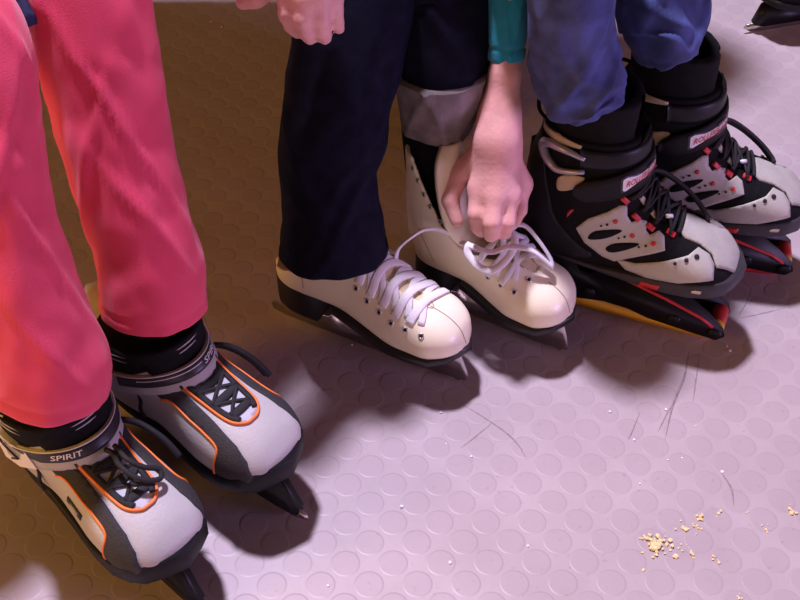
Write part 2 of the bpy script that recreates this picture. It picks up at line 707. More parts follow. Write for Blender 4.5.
def figure_skate(root, kx=1.0, opened=False, top=.235, rake=0.0, slope=0.0):
    """local frame: heel at x = 0, toe at x = .245 kx, blade edge on z = 0"""
    sx = lambda t: (t[0] * kx, t[1])
    wt = table([x * kx for x in FIG_X], FIG_W)
    zbt, ztt = sx(FIG_ZB), sx(FIG_ZT)
    cx = ([.08, .13, .18, .28], [v * kx + d for v, d in zip((.050, .058, .062, .060) if not opened else (.050, .047, .042, .038), (0, 0, rake * .5, rake * 1.5))])
    rx = ([.08, .11, .15, .20, .28], [.044 * kx, .050, .050, .047, .047])
    ry = ([.08, .12, .18, .28], [.030, .0325, .036, .040])
    fr = lambda Z: np.interp(Z, *cx)

    def solid(X, Y, Z):
        a = foot_sdf(X, Y, Z, wt, zbt, ztt)
        b = np.maximum(shaft_sdf(X, Y, Z, cx, rx, ry), np.maximum(Z - top - slope * X, .088 - Z))
        s = smin(a, b, .018)
        return np.maximum(s, Z - top - slope * X) if slope else s

    def slot_half(X, Z):            # half width of the lacing gap, from the vamp up
        return np.interp(X / kx, [.10, .15, .183], [.012, .010, .006]) if not opened else \
            np.interp(X / kx, [.09, .13, .16, .18], [.030, .022, .013, .006])

    def shell(X, Y, Z):
        s = solid(X, Y, Z)
        zt = np.interp(X, *ztt)
        open_ = smin(foot_sdf(X, Y, Z, wt, zbt, ztt), np.maximum(shaft_sdf(X, Y, Z, cx, rx, ry), .088 - Z), .018)
        inner = np.maximum(open_ + .0042, .095 - Z)
        inner = np.where(X > .17 * kx, s + .02, inner)
        gap = np.maximum(np.abs(Y) - slot_half(X, Z), np.maximum(.081 * kx - X + (Z > .2) * 0, X - .186 * kx))
        gap = np.maximum(gap, .100 - Z)
        if opened:              # the upper boot folded open in front of the ankle
            gap = np.minimum(gap, np.interp(Z, [.126, .138, .16, .183, .207, .24], [.085, .067, .047, .034, .022, .004]) - X + np.where(Z < .13, 1, 0))
        return np.maximum(s, -np.minimum(inner, gap))
    geo = nets(shell, (-.012, -.055, .05), (.25 * kx + .006, .055, top + .01 + slope * .14), .0024)
    boot = mesh_obj('boot', *geo, M['white_leather'], root)
    bvh = bvh_of(nets(solid, (-.012, -.055, .05), (.25 * kx + .006, .055, top + .01 + slope * .14), .0032))

    # outsole and heel
    xs = [kx * (.247 - .001) + .0, ] + [x * kx for x in (.242, .232, .215, .19, .165, .14, .115, .09)]
    up = [(x, np.interp(x, *wt) + .0018) for x in xs]
    out = [(.247 * kx + .002, 0)] + up[1:] + [(.085 * kx, .031), (.085 * kx, -.031)] + [(x, -y) for x, y in up[1:]][::-1]
    zb = lambda x: float(np.interp(x, *zbt))
    mesh_obj('outsole', *slab_geo(out, lambda x: zb(x) - .006, lambda x: zb(x) + .0045), M['black_sole'], root)
    ho = [(.068 * kx, 0), (.066 * kx, .028), (.05 * kx, .0325), (.03 * kx, .031), (.012 * kx, .024), (.002 * kx, .012), (-.001, 0)]
    ho = ho + [(x, -y) for x, y in ho[1:-1]][::-1]
    mesh_obj('heel', *slab_geo(ho, lambda x: .046 - .004 * (x > .06 * kx), lambda x: zb(x) + .003), M['heel_black'], root)

    # blade: steel runner with two posts, their plates under heel and sole
    k = kx
    prof = [(-.018 * k, .012), (-.016 * k, .004), (.0, .0006), (.06 * k, 0), (.14 * k, 0), (.20 * k, .0012), (.228 * k, .004), (.236 * k, .002),
            (.240 * k, .007), (.245 * k, .006), (.247 * k, .013), (.243 * k, .028), (.236 * k, .046), (.232 * k, .053), (.165 * k, .0535), (.160 * k, .046),
            (.155 * k, .031), (.13 * k, .024), (.095 * k, .024), (.078 * k, .031), (.068 * k, .044), (.012 * k, .0445), (.006 * k, .034), (-.008 * k, .022)]
    mesh_obj('blade', *prism_geo(prof, -.0018, .0018, .0006), M['steel'], root)
    pl = [(.05, .0), (.045, .021), (.0, .028), (-.04, .022), (-.047, 0), (-.04, -.022), (0, -.028), (.045, -.021)]
    mesh_obj('toe_plate', *slab_geo([(.193 * k + x * k, y * .8) for x, y in pl], lambda x: .0515, lambda x: .0545, .0006), M['steel'], root)
    mesh_obj('heel_plate', *slab_geo([(.040 * k + x * .75 * k, y * .8) for x, y in pl], lambda x: .0425, lambda x: .0455, .0006), M['steel'], root)
    return bvh, boot, wt, ztt


def stitch_line(bvh, pts, root, name, m, r=.0007, off=.0004, n=8):
    P = [Vector(p) for p in crv(pts, n)]
    S = snap(bvh, P, off)
    return mesh_obj(name, *tube_geo([a for a, b in S], r, 6), m, root)


yaw1 = math.radians(-27.5)
skate_w = empty('figure_skate', 'white leather figure skate fully laced under the dark jeans leg', 'ice skate', (-.141, -.0235, 0), yaw1, 'white figure skates')
bv1, boot1, wt1, zt1 = figure_skate(skate_w, 1.0, top=.098, rake=.01, slope=.50)

yaw2 = math.radians(-31)
skate_o = empty('figure_skate', 'white figure skate with open loose laces being tied by a hand', 'ice skate', (.0235, .0145, 0), yaw2, 'white figure skates')
bv2, boot2, wt2, zt2 = figure_skate(skate_o, .825, True, .235)


def nearest(bvh, p, off):
    h, n, i, t = bvh.find_nearest(Vector(p))
    return h + n * off, n


def lace_bar(bvh, pts, off, w, n=6, flat=.28):
    """flat lace over the surface through pts"""
    P = [nearest(bvh, p, off) for p in crv(pts, n)]
    return tube_geo([a for a, b in P], w, 8, normals=[b for a, b in P], flat=flat)


def eyelets(bvh, pts, root, R=.0028, r=.0010):
    for p in pts:
        h, n = nearest(bvh, p, .0004)
        e = mesh_obj('eyelet', *ring_geo(h, n, R, r, 14, 6), M['eyelet'], root)
        mesh_obj('hole', *cyl_geo(h, n, R * .72, .0012, 12), M['hole'], e)


# closed skate: tongue, flat white laces, eyelets, seams
EY = [(.107, -.031, .139), (.1218, -.0328, .1274), (.1364, -.0350, .1159), (.1523, -.0370, .1080), (.1684, -.0395, .1008), (.1854, -.0390, .0975), (.2041, -.0373, .0955)]
eyelets(bv1, EY, skate_w)
tg = patch_geo(bv1, [(.085, -.016, .17), (.13, -.016, .15), (.187, -.010, .115), (.187, .010, .115), (.13, .016, .15), (.085, .016, .17)], (-.45, 0, -1), -.0022, .004, sink=.002)
mesh_obj('tongue', *tg, M['cream_lining'], skate_w)
bars, under_ = [], []
for i, (x, y, z) in enumerate(EY[:6]):
    x2 = x + .012
    zt_ = float(np.interp(x, *zt1))
    bars.append(lace_bar(bv1, [(x + .0015, y + .0065, z + .005), (x + .004, -.019, zt_ - .004), (x + .008, 0, zt_ + .001), (x2, .017, zt_ - .006), (x2 + .002, .030, z)], .0020, .0050, 6, .2))
    under_.append(lace_bar(bv1, [(x + .013, -.026, z), (x + .010, -.012, zt_), (x + .003, .012, zt_), (x, .028, z)], .0010, .0040, 6, .2))
mesh_obj('lace', *join_geo(bars + under_), M['white_lace'], skate_w)
seams = [lace_bar(bv1, p, .0001, .0006, 8, 1) for p in
         ([(.199, -.004, .112), (.22, -.004, .104), (.236, -.004, .09), (.2445, -.004, .072)],
          [(.192, -.010, .112), (.203, -.004, .110), (.193, .006, .113)], [(.187, -.008, .114), (.198, .004, .111)],
          [(.058, -.033, .14), (.055, -.036, .12), (.0545, -.036, .10)], [(.058, .033, .14), (.055, .036, .12), (.0545, .036, .10)])]
for q in seams:
    mesh_obj('seam', *q, M['stitch'], skate_w)

# open skate: lifted tongue, eyelet rows, loose laces
EY2 = [(.094, -.0335, .1165), (.1101, -.0361, .1095), (.1273, -.0373, .1069), (.1440, -.0375, .1045), (.1528, -.0194, .1141)]
eyelets(bv2, EY2, skate_o)
HK = [(.062, -.037, .152), (.052, -.037, .165), (.0385, -.0365, .180), (.030, -.036, .194), (.0215, -.035, .209), (.014, -.0335, .222)]
eyelets(bv2, [(x - .005, y, z) for x, y, z in HK], skate_o, .0022)
rows = [(.098, -.004, .118, .014), (.082, -.008, .132, .022), (.071, -.011, .152, .028), (.062, -.009, .178, .031), (.054, -.007, .208, .031), (.048, -.004, .236, .027), (.045, -.001, .250, .014)]
fr_, bk_ = [], []
for x, y, z, w in crv(rows, 4):
    fr_.append([(x + .003 - .010 * math.sin(PI * k / 10) * 0 - .012 * (1 - math.sin(PI * k / 10)), y + w * (k / 5 - 1), z) for k in range(11)])
    bk_.append([(px_ - .0045, py_, z) for px_, py_, z in fr_[-1]])
loop_rings = [f + b[::-1] for f, b in zip(fr_, bk_)]
tv, tf = loft_geo(loop_rings)
tf.append(tuple(range(22))[::-1])
tf.append(tuple(range(len(tv) - 22, len(tv))))
mesh_obj('tongue', tv, [f[::-1] for f in tf], M['white_leather'], skate_o)
lc = []
for pts in ([(.075, -.036, .146), (.086, -.043, .153), (.090, -.050, .147), (.107, -.054, .138), (.122, -.050, .138), (.130, -.031, .145), (.129, -.014, .152), (.122, -.005, .155), (.110, -.012, .15)],
            [(.086, -.043, .153), (.111, -.038, .150), (.126, -.024, .153), (.148, -.010, .148), (.171, .001, .125)],
            [(.112, -.004, .155), (.120, -.001, .165), (.131, .007, .163), (.148, .007, .150), (.165, .006, .132), (.171, .001, .125)],
            [(.019, -.087, .135), (.022, -.085, .15), (.030, -.078, .162), (.039, -.060, .166), (.050, -.045, .160), (.060, -.036, .150)]):
    P = crv(pts, 8)
    lc.append(tube_geo(P, .0043, 8, flat=.45))
for a, b in (((.094, -.030, .118), (.118, .020, .118)), ((.110, -.033, .112), (.130, .020, .112)), ((.127, -.034, .108), (.142, .018, .112)),
             ((.118, -.028, .114), (.100, .024, .120)), ((.138, -.028, .112), (.118, .024, .115))):
    m_ = ((a[0] + b[0]) / 2, (a[1] + b[1]) / 2, float(np.interp((a[0] + b[0]) / 2, *zt2)) + .003)
    lc.append(lace_bar(bv2, [a, m_, b], .0028, .0038))
mesh_obj('lace', *join_geo(lc), M['white_lace'], skate_o)
mesh_obj('inner_tongue', *patch_geo(bv2, [(.085, -.022, .13), (.12, -.014, .12), (.155, -.006, .11), (.155, .006, .11), (.12, .014, .12), (.085, .022, .13)], (-.4, 0, -1), -.0022, .004), M['cream_lining'], skate_o)
seams = [lace_bar(bv2, p, .0001, .0006, 8, 1) for p in
         ([(.172, -.006, .108), (.19, -.006, .100), (.202, -.005, .085), (.2075, -.005, .072)], [(.02, -.03, .14), (.03, -.033, .12), (.04, -.034, .10)])]
for q in seams:
    mesh_obj('seam', *q, M['stitch'], skate_o)

# ------------------------------------------------------------------ grey soft boot skates
G_X = [0, .01, .035, .07, .11, .15, .185, .215, .24, .255, .262]
G_W = [.004, .022, .033, .037, .0385, .043, .048, .049, .042, .028, .004]
G_ZB = table([0, .06, .12, .18, .262], [.086, .083, .077, .074, .082])
G_ZT = table([0, .06, .10, .13, .16, .19, .215, .24, .255, .262], [.19, .20, .187, .168, .151, .139, .132, .122, .108, .092])


def grey_skate(root, sd=-1, loops=False):
    wt = table(G_X, G_W)
    cx = ([.09, .14, .20, .26], [.066, .080, .084, .084])
    rx = ([.09, .13, .18, .26], [.054, .060, .058, .058])
    ry = ([.09, .13, .18, .26], [.035, .043, .049, .052])

    def solid(X, Y, Z):
        a = foot_sdf(X, Y, Z, wt, G_ZB, G_ZT, 2.5, 4)
        b = np.maximum(shaft_sdf(X, Y, Z, cx, rx, ry), np.maximum(Z - .19, .085 - Z))
        return smin(a, b, .02)
    geo = nets(solid, (-.012, -.062, .054), (.27, .062, .2), .0026)
    bvh = bvh_of(geo)
    boot = mesh_obj('boot', *geo, M['grey_leather'], root)

    def cuff(X, Y, Z):
        s = np.maximum(shaft_sdf(X, Y, Z, cx, rx, ry) - .0015, np.maximum(Z - .190 - (X - .084) * .12, .135 - Z))
        return np.maximum(s, -np.maximum(shaft_sdf(X, Y, Z, cx, rx, ry) + .0075, .15 - Z))
    mesh_obj('cuff', *nets(cuff, (-.012, -.062, .12), (.15, .062, .235), .0028), M['black_fabric'], root)

    zb = lambda x: float(np.interp(x, *G_ZB))
    xs = (.258, .25, .235, .215, .185, .15, .11, .07, .035, .012)
    up = [(x, np.interp(x, *wt) + .0024) for x in xs]
    out = [(.266, 0)] + up + [(-.003, 0)] + [(x, -y) for x, y in up][::-1]
    mesh_obj('sole', *slab_geo(out, lambda x: zb(x) - .009, lambda x: zb(x) + .006 + .013 * max(0, min(1, (x - .2) / .05)), .002), M['dark_rubber'], root)

    # black plastic blade holder with its runner
    prof = [(.0, .012), (.02, .010), (.24, .010), (.268, .013), (.272, .019), (.260, .038), (.245, .066), (.20, .069), (.17, .064), (.155, .040), (.10, .036),
            (.085, .055), (.07, .074), (.012, .078), (.002, .055), (-.006, .026)]
    mesh_obj('blade_holder', *prism_geo(prof, -.008, .008, .003), M['black_plastic'], root)
    bl = [(-.012, .006), (.0, .001), (.06, 0), (.22, 0), (.262, .002), (.280, .010), (.278, .017), (.268, .0185), (.02, .015), (-.008, .015)]
    mesh_obj('blade', *prism_geo(bl, -.0016, .0016, .0005), M['steel'], root)

    # dark mesh panel and orange piping on each side
    for q in (1, -1):
        Y = lambda pts: [(x, y * q, z) for x, y, z in pts]
        d = (-.1, .8 * q, -.6)
        edge = [(.135, -.0355, .1375), (.1451, -.0359, .1397), (.17, -.039, .133), (.19, -.040, .1275), (.2094, -.0417, .1185), (.2085, -.046, .098), (.2066, -.0490, .083)]
        loop = edge + [(.236, -.046, .083), (.2486, -.0375, .0963), (.2403, -.0340, .1132), (.2252, -.0308, .1234), (.1978, -.0273, .1325), (.169, -.0252, .1424), (.1505, -.0249, .150), (.125, -.026, .158), (.115, -.034, .146)]
        mesh_obj('side_panel', *patch_geo(bvh, Y(loop), d, .0012, .0045), M['dark_mesh'], root)
        P = [nearest(bvh, p, .0010) for p in crv(Y(edge), 6)]
        mesh_obj('piping', *tube_geo([a for a, b in P], .0013, 8), M['orange_piping'], root)
    tg = patch_geo(bvh, [(.152, sd * .043, .1245), (.176, sd * .043, .1185), (.174, sd * .044, .1105), (.150, sd * .044, .1165)], (0, -sd * .85, -.4), .0012, .004)
    tag_ = mesh_obj('tag', *tg, M['dark_mesh'], root)
    mesh_obj('tag_mark', *patch_geo(bvh, [(.157, sd * .043, .1195), (.170, sd * .043, .1165), (.1695, sd * .044, .1142), (.1565, sd * .044, .1172)], (0, -sd * .85, -.4), .0017, .004), M['grey_strap'], tag_)

    mesh_obj('collar', *patch_geo(bvh, crv([(.06, -.046, .19), (.10, -.044, .185), (.135, -.034, .168), (.148, -.020, .158), (.150, 0, .158), (.148, .020, .158), (.135, .034, .168), (.10, .044, .185), (.06, .046, .19), (.05, 0, .2)], 3, True), (-.6, 0, -1), .0018, .005), M['black_fabric'], root)
    # lacing field: pale tongue under black bars, orange piping round it
    U = [(.1359, -.0235, .1607), (.1624, -.0215, .1459), (.196, -.0195, .1346), (.210, -.0165, .132), (.2185, -.008, .1307), (.2195, 0, .130),
         (.2185, .008, .1307), (.210, .0165, .132), (.196, .0195, .1341), (.1624, .0215, .1451), (.1359, .0235, .1607)]
    mesh_obj('tongue', *patch_geo(bvh, U, (-.35, 0, -1), .0012, .0045), M['white_tongue'], root)
    P = [nearest(bvh, p, .0016) for p in crv(U, 6)]
    mesh_obj('piping', *tube_geo([a for a, b in P], .0015, 8), M['orange_piping'], root)
    bars = []
    U0 = U
    hw = lambda x: float(np.interp(x, [.118, .1624, .196, .213], [.0240, .0205, .0185, .013]))
    for x in (.146, .167, .188, .208):
        bars.append(lace_bar(bvh, [(x, -hw(x), .15), (x + .001, 0, .15), (x, hw(x), .15)], .0022, .0046, 6, .3))
    for x in (.146, .167, .188):
        x2 = x + .020
        bars.append(lace_bar(bvh, [(x, -hw(x), .15), ((x + x2) / 2, 0, .15), (x2, hw(x2), .15)], .0030, .0018, 6, .5))
        bars.append(lace_bar(bvh, [(x, hw(x), .15), ((x + x2) / 2, 0, .15), (x2, -hw(x2), .15)], .0030, .0018, 6, .5))
    for q in (1, -1):          # dark webbing along both edges of the field
        bars.append(lace_bar(bvh, [(.150, -.0185 * q, .155), (.16, -.0175 * q, .148), (.196, -.0155 * q, .134), (.212, -.0105 * q, .13)], .0022, .0032, 6, .4))
    mesh_obj('lace', *join_geo(bars), M['black_lace'], root)
    ends = [tube_geo(crv([(.133, .036, .150), (.150, .047, .148), (.172, .056, .135), (.188, .060, .118)], 8), .0032, 8),
            tube_geo(crv([(.128, .036, .148), (.146, .050, .140), (.164, .060, .124), (.178, .064, .108)], 8), .0024, 8),
            tube_geo(crv([(.100, -.040, .140), (.107, -.043, .122), (.106, -.045, .108), (.110, -.045, .098)], 8), .0020, 8)]
    if loops:
        ends.append(tube_geo(crv([(.160, .003, .158), (.172, .003, .163), (.185, .000, .160), (.202, .003, .155), (.211, .012, .149), (.213, .022, .144), (.206, .026, .147), (.200, .015, .156), (.187, .008, .163), (.165, .010, .162)], 8), .0026, 8))
    for q in ends:
        mesh_obj('lace_end', *q, M['black_lace'], root)

    # ankle strap with its dark stripe, buckle and lettering
    def S(phi, t, off=0.0):    # t from 0 (lower edge) to 1 (upper edge)
        c, s = math.cos(phi), math.sin(phi)
        cp = max(c, 0)
        x = .078 + (.083 - .014 * t + off) * c if c > 0 else .078 + (.058 + off) * c
        y = (.0500 - .001 * t + off) * s
        z = .128 + .024 * cp + t * (.027 - .009 * cp) + off * .7 * cp
        return Vector((x, y, z))

    def band(p0, p1, t0, t1, o0, o1, n=40, m=5):
        a0, a1 = math.radians(p0), math.radians(p1)
        G = []
        for i in range(n + 1):
            ph = a0 + (a1 - a0) * i / n
            lo, hi = t0(i / n), t1(i / n)
            out = [S(ph, lo + (hi - lo) * j / m, o1 - (.0006 if j in (0, m) else 0)) for j in range(m + 1)]
            inn = [S(ph, lo + (hi - lo) * j / m, o0) for j in range(m, -1, -1)]
            G.append(out + inn)
        k = len(G[0])
        V, Fc = loft_geo(G)
        Fc.append(tuple(range(k)))
        Fc.append(tuple(len(V) - k + j for j in range(k))[::-1])
        return V, [f[::-1] for f in Fc]
    c_ = lambda v: (lambda u: v)
    e0, e1 = (-92, 118) if sd < 0 else (-118, 92)
    strap = mesh_obj('strap', *band(e0, e1, c_(0), c_(1), -.0005, .0035), M['grey_strap'], root)
    tap = (lambda u: .40 + .40 * max(0, 1 - u / .15)) if sd < 0 else (lambda u: .40 + .40 * max(0, 1 - (1 - u) / .15))
    mesh_obj('stripe', *band(-80, 78, tap, c_(.93), .003, .0043), M['badge_black'], strap)
    mesh_obj('edge_line', *band(-84, 82, c_(.90), c_(.96), .003, .0050, m=2), M['strap_white'], strap)
    if sd > 0:
        mesh_obj('edge_line', *band(-62, 4, c_(.70), c_(.77), .003, .0046, m=2), M['strap_white'], strap)
    tv, tf = text_geo('SPIRIT', .25, .01)
    a0, a1 = (-46, -16) if sd < 0 else (6, 44)
    V = [S(math.radians(a0 + (a1 - a0) * u), .53 + .24 * v, .0047) for u, v in tv]
    mesh_obj('lettering', V, tf, M['strap_white'], strap, smooth=False)
    bk = [S(math.radians(sd * a), t, .005) for a, t in ((62, .02), (78, -.12), (96, -.10), (108, .2), (108, .8), (96, 1.1), (80, 1.08), (66, .8))]
    bk2 = [S(math.radians(sd * a), t, -.002) for a, t in ((62, .02), (78, -.12), (96, -.10), (108, .2), (108, .8), (96, 1.1), (80, 1.08), (66, .8))]
    V, Fc = loft_geo([bk2, bk])
    Fc.append(tuple(range(8, 16)))
    if sd > 0:
        Fc = [f[::-1] for f in Fc]
    buckle = mesh_obj('buckle', V, Fc, M['strap_white'], strap, smooth=False)
    mk = [S(math.radians(sd * a), t, .0056) for a, t in ((104, .85), (88, .75), (76, .35), (84, .22))]
    mesh_obj('buckle_mark', *tube_geo(mk, .0011, 6), M['badge_black'], buckle)
    for t in (.006, .013):
        ph = [math.radians(a) for a in range(-100, 101, 8)]
        zz = [.190 + (.058 * math.cos(a)) * .12 - t for a in ph]
        mesh_obj('cuff_line', *tube_geo([(float(np.interp(z, *cx)) + (float(np.interp(z, *rx)) + .0015) * math.cos(a), (float(np.interp(z, *ry)) + .0015) * math.sin(a), z) for a, z in zip(ph, zz)], .0010, 6), M['grey_strap'], root)
    return bvh, cx, rx, ry


yawg = math.radians(-36)
skate_g = empty('ice_skate', 'grey ice skate with orange piping under the right pink trouser leg', 'ice skate', (-.321, -.165, 0), yawg, 'grey ice skates')
bvg, gcx, grx, gry = grey_skate(skate_g, 1)
skate_h = empty('ice_skate', 'grey ice skate in the lower left corner under the left pink trouser leg', 'ice skate', (-.391, -.247, 0), math.radians(-42.5), 'grey ice skates')
grey_skate(skate_h, -1, True)

# ------------------------------------------------------------------ black and beige skates with blade frames
I_X = [.006, .015, .038, .07, .11, .15, .19, .22, .245, .258, .264]
I_W = [.004, .024, .036, .040, .042, .046, .050, .049, .040, .025, .004]
I_ZB = table([0, .08, .14, .264], [.100, .098, .093, .098])
I_ZT = table([0, .06, .10, .13, .16, .19, .22, .242, .256, .264], [.22, .23, .22, .196, .172, .156, .146, .133, .118, .100])


def frame_skate(root, colour='yellow', outer=True):
    wt = table(I_X, I_W)
    cx = ([.11, .18, .24, .34], [.076, .084, .079, .069])
    rx = ([.11, .16, .22, .34], [.055, .062, .056, .054])
    ry = ([.11, .16, .22, .34], [.038, .046, .049, .050])

    def solid(X, Y, Z):
        a = foot_sdf(X, Y, Z, wt, I_ZB, I_ZT, 2.6, 4)
        b = np.maximum(shaft_sdf(X, Y, Z, cx, rx, ry), np.maximum(Z - .27, .10 - Z))
        return smin(a, b, .022)
    geo = nets(solid, (-.016, -.062, .074), (.272, .062, .28), .0027)
    bvh = bvh_of(geo)
    mesh_obj('boot', *geo, M['black_fabric'], root)

    def liner(X, Y, Z):
        s = np.maximum(shaft_sdf(X, Y, Z, cx, rx, ry) + .005, np.maximum(Z - .322 + np.abs(X - .05) * .2, .24 - Z))
        return np.maximum(s, -np.maximum(shaft_sdf(X, Y, Z, cx, rx, ry) + .016, .26 - Z))
    mesh_obj('liner', *nets(liner, (-.016, -.06, .22), (.12, .06, .335), .0028), M['black_fabric'], root)

    # frame: two cheek plates, the runner between them in a coloured holder
    fr = [(.0, .036), (.02, .027), (.06, .027), (.085, .021), (.12, .027), (.15, .025), (.175, .018), (.232, .0125), (.256, .011), (.266, .019), (.262, .032), (.24, .052), (.20, .080), (.12, .084), (.10, .066), (.085, .066), (.07, .092), (-.005, .094), (-.012, .07)]
    for s in (-1, 1):
        mesh_obj('frame_plate', *prism_geo(fr, s * .021 - .0022, s * .021 + .0022, .0012), M['black_plastic'], root)
    hold = [(-.01, .018), (.01, .009), (.12, .0055), (.24, .0055), (.250, .009), (.246, .018), (.2, .024), (.03, .034), (-.005, .034)]
    holder = mesh_obj('blade_holder', *prism_geo(hold, -.0200, .0200, .002), M[colour], root)
    bl = [(-.02, .014), (-.01, .003), (.02, 0), (.23, 0), (.246, .003), (.252, .008), (.24, .010), (.01, .014), (-.015, .024)]
    mesh_obj('blade', *prism_geo(bl, -.004, .004, .0006), M['steel'], root)
    for x, z in ((.254, .021), (.205, .027), (.10, .036), (.03, .040)):
        b = mesh_obj('axle_bolt', *cyl_geo((x, 0, z), (0, 1, 0), .0085, .051), M['black_plastic'], root)

    mesh_obj('spacer', *cyl_geo((.254, .006, .024), (0, 1, 0), .010, .026), M['red'], root)
    mesh_obj('spacer', *cyl_geo((.254, -.013, .024), (0, 1, 0), .0095, .011), M['yellow'], root)
    zb = lambda x: float(np.interp(x, *I_ZB))
    ramp = lambda x, a, b: max(0, min(1, (x - a) / (b - a)))
    xs = (.260, .252, .237, .215, .19, .15, .11, .07, .035, .012)
    up = [(x, float(np.interp(x, *wt)) + .0024) for x in xs]
    out = [(.268, 0)] + up + [(-.003, 0)] + [(x, -y) for x, y in up][::-1]
    mesh_obj('sole', *slab_geo(out, lambda x: zb(x) - .003, lambda x: zb(x) + .003 + .012 * ramp(x, .11, .19) + .006 * ramp(x, .2, .262), .002), M['bumper'], root)
    for q in (1, -1):
        Y = lambda pts: [(x, y * q, z) for x, y, z in pts]
        d = (-.05, .85 * q, -.5)
        side = [(.0784, -.0484, .1538), (.0900, -.0486, .1709), (.1093, -.0444, .1835), (.1202, -.0382, .1915), (.1275, -.034, .1905), (.1300, -.037, .1790), (.1360, -.0375, .1715), (.1440, -.0325, .1745), (.1510, -.0305, .1715),
                (.1525, -.035, .1630), (.158, -.0356, .1580), (.1660, -.030, .1620), (.1734, -.0316, .1569), (.1783, -.0413, .1458), (.1513, -.0457, .1323), (.1260, -.0436, .1151), (.1118, -.0437, .1181), (.0895, -.0463, .1346)]
        mesh_obj('side_panel', *patch_geo(bvh, Y(side), d, .0016, .004), M['beige_panel'], root)
        for vent in ([(.0930, -.047, .1455), (.100, -.047, .1560), (.122, -.0436, .1625), (.1275, -.043, .1605), (.1125, -.045, .1480), (.0965, -.0465, .1420)],
                     [(.1140, -.044, .1325), (.1234, -.044, .1425), (.1459, -.043, .1490), (.1480, -.0435, .1460), (.1325, -.044, .1340), (.1200, -.044, .1280)]):
            mesh_obj('vent', *patch_geo(bvh, crv(Y(vent), 3, True), d, .0024, .004), M['black_fabric'], root)
        for p, r, mm in (((.1186, -.0432, .1740), .0028, 'red'), ((.1397, -.0415, .1573), .0028, 'red'), ((.1640, -.0406, .1510), .0028, 'red'),
                         ((.105, -.046, .166), .0012, 'hole'), ((.111, -.045, .169), .0015, 'hole'), ((.126, -.043, .152), .0012, 'hole'), ((.132, -.043, .155), .0014, 'hole'), ((.150, -.043, .145), .0012, 'hole'), ((.157, -.043, .148), .0014, 'hole'),
                         ((.1920, -.0453, .1350), .0019, 'hole'), ((.2028, -.0412, .1388), .0024, 'hole'), ((.2123, -.0352, .1413), .0029, 'hole')):
            h, n = nearest(bvh, (p[0], p[1] * q, p[2]), .0022)
            mesh_obj('rivet' if mm == 'red' else 'air_hole', *cyl_geo(h, n, r, .0014, 12), M[mm], root)
        lowp = [(.128, -.043, .118), (.150, -.0465, .121), (.1792, -.0469, .1343), (.2035, -.0367, .1427), (.2115, -.0241, .1465), (.2248, -.0249, .1410), (.2325, -.0309, .1340), (.236, -.040, .120), (.20, -.048, .110), (.165, -.048, .106), (.140, -.044, .107)]
        mesh_obj('toe_panel', *patch_geo(bvh, Y(lowp), d, .0014, .004), M['beige_panel'], root)
        # red and pale lacing tabs
        for p, mm in (((.121, -.033, .1985), 'red'), ((.138, -.034, .1775), 'red'), ((.1560, -.032, .1655), 'red'), ((.179, -.025, .1575), 'red'), ((.138, -.021, .191), 'beige_panel'), ((.157, -.020, .174), 'beige_panel')):
            h, n = nearest(bvh, (p[0], p[1] * q, p[2]), .001)
            tx = Vector((.8, 0, -.6))
            tx = (tx - n * tx.dot(n)).normalized()
            ty = n.cross(tx)
            lp = [h + tx * a + ty * b for a, b in ((-.0052, -.0028), (.0052, -.0028), (.0052, .0028), (-.0052, .0028))]
            mesh_obj('lace_tab', *patch_geo(bvh, lp, -n, .0026, .003), M[mm], root)
        fp = tube_geo([(.135, -.0236 * q, .074), (.19, -.0236 * q, .058), (.235, -.0236 * q, .042), (.25, -.0236 * q, .032)], .0022, 6)
        mesh_obj('frame_stripe', *fp, M['red'], root)
        mesh_obj('sole_label', *patch_geo(BVHTree.FromPolygons(*[[Vector(v) for v in slab_geo(out, lambda x: zb(x) - .007, lambda x: zb(x) + .004 + .017 * ramp(x, .11, .19), .002)[0]], slab_geo(out, lambda x: 0, lambda x: 1)[1]]),
                 Y([(.160, -.05, .099), (.182, -.05, .101), (.180, -.05, .094), (.158, -.05, .092)]), (0, q, 0), .0008, .004), M['red'], root)
    mesh_obj('sole_slot', *prism_geo([(.205, .104), (.228, .107), (.227, .1025), (.206, .0995)], -.0512, -.049, .0005), M['tan_panel'], root)
    mesh_obj('toe_cap', *patch_geo(bvh, [(.188, -.016, .156), (.1955, -.0210, .1521), (.2137, -.0200, .1471), (.2282, -.0236, .1396), (.236, -.0334, .1310), (.258, -.017, .118), (.263, 0, .112), (.258, .017, .118), (.236, .0334, .1310),
             (.2282, .0236, .1396), (.2137, .0200, .1471), (.1955, .0210, .1521), (.188, .016, .156), (.190, 0, .158)], (-.45, 0, -1), .0020, .0045), M['toe_suede'], root)

    # cord lacing over a padded tongue
    mesh_obj('tongue', *patch_geo(bvh, [(.11, -.026, .23), (.135, -.024, .19), (.16, -.020, .17), (.185, -.014, .158), (.188, 0, .157), (.185, .014, .158), (.16, .020, .17), (.135, .024, .19), (.11, .026, .23)], (-.5, 0, -1), .0022, .0045), M['black_fabric'], root)
    LX = ((.124, .200), (.141, .183), (.159, .169), (.178, .159))
    cord = []
    for i, (x, z) in enumerate(LX):
        if i < 3:
            x2, z2 = LX[i + 1]
            for q in (1, -1):
                cord.append(lace_bar(bvh, [(x, -.029 * q, z), ((x + x2) / 2, 0, (z + z2) / 2 + .006), (x2, .025 * q, z2)], .0045, .0021, 6, .9))
        cord.append(lace_bar(bvh, [(x, -.029, z), (x + .002, 0, z + .004), (x, .029, z)], .0038, .0021, 6, .9))
    cord.append(lace_bar(bvh, [(.186, -.022, .157), (.186, 0, .158), (.184, .024, .157)], .004, .0021, 6, .9))
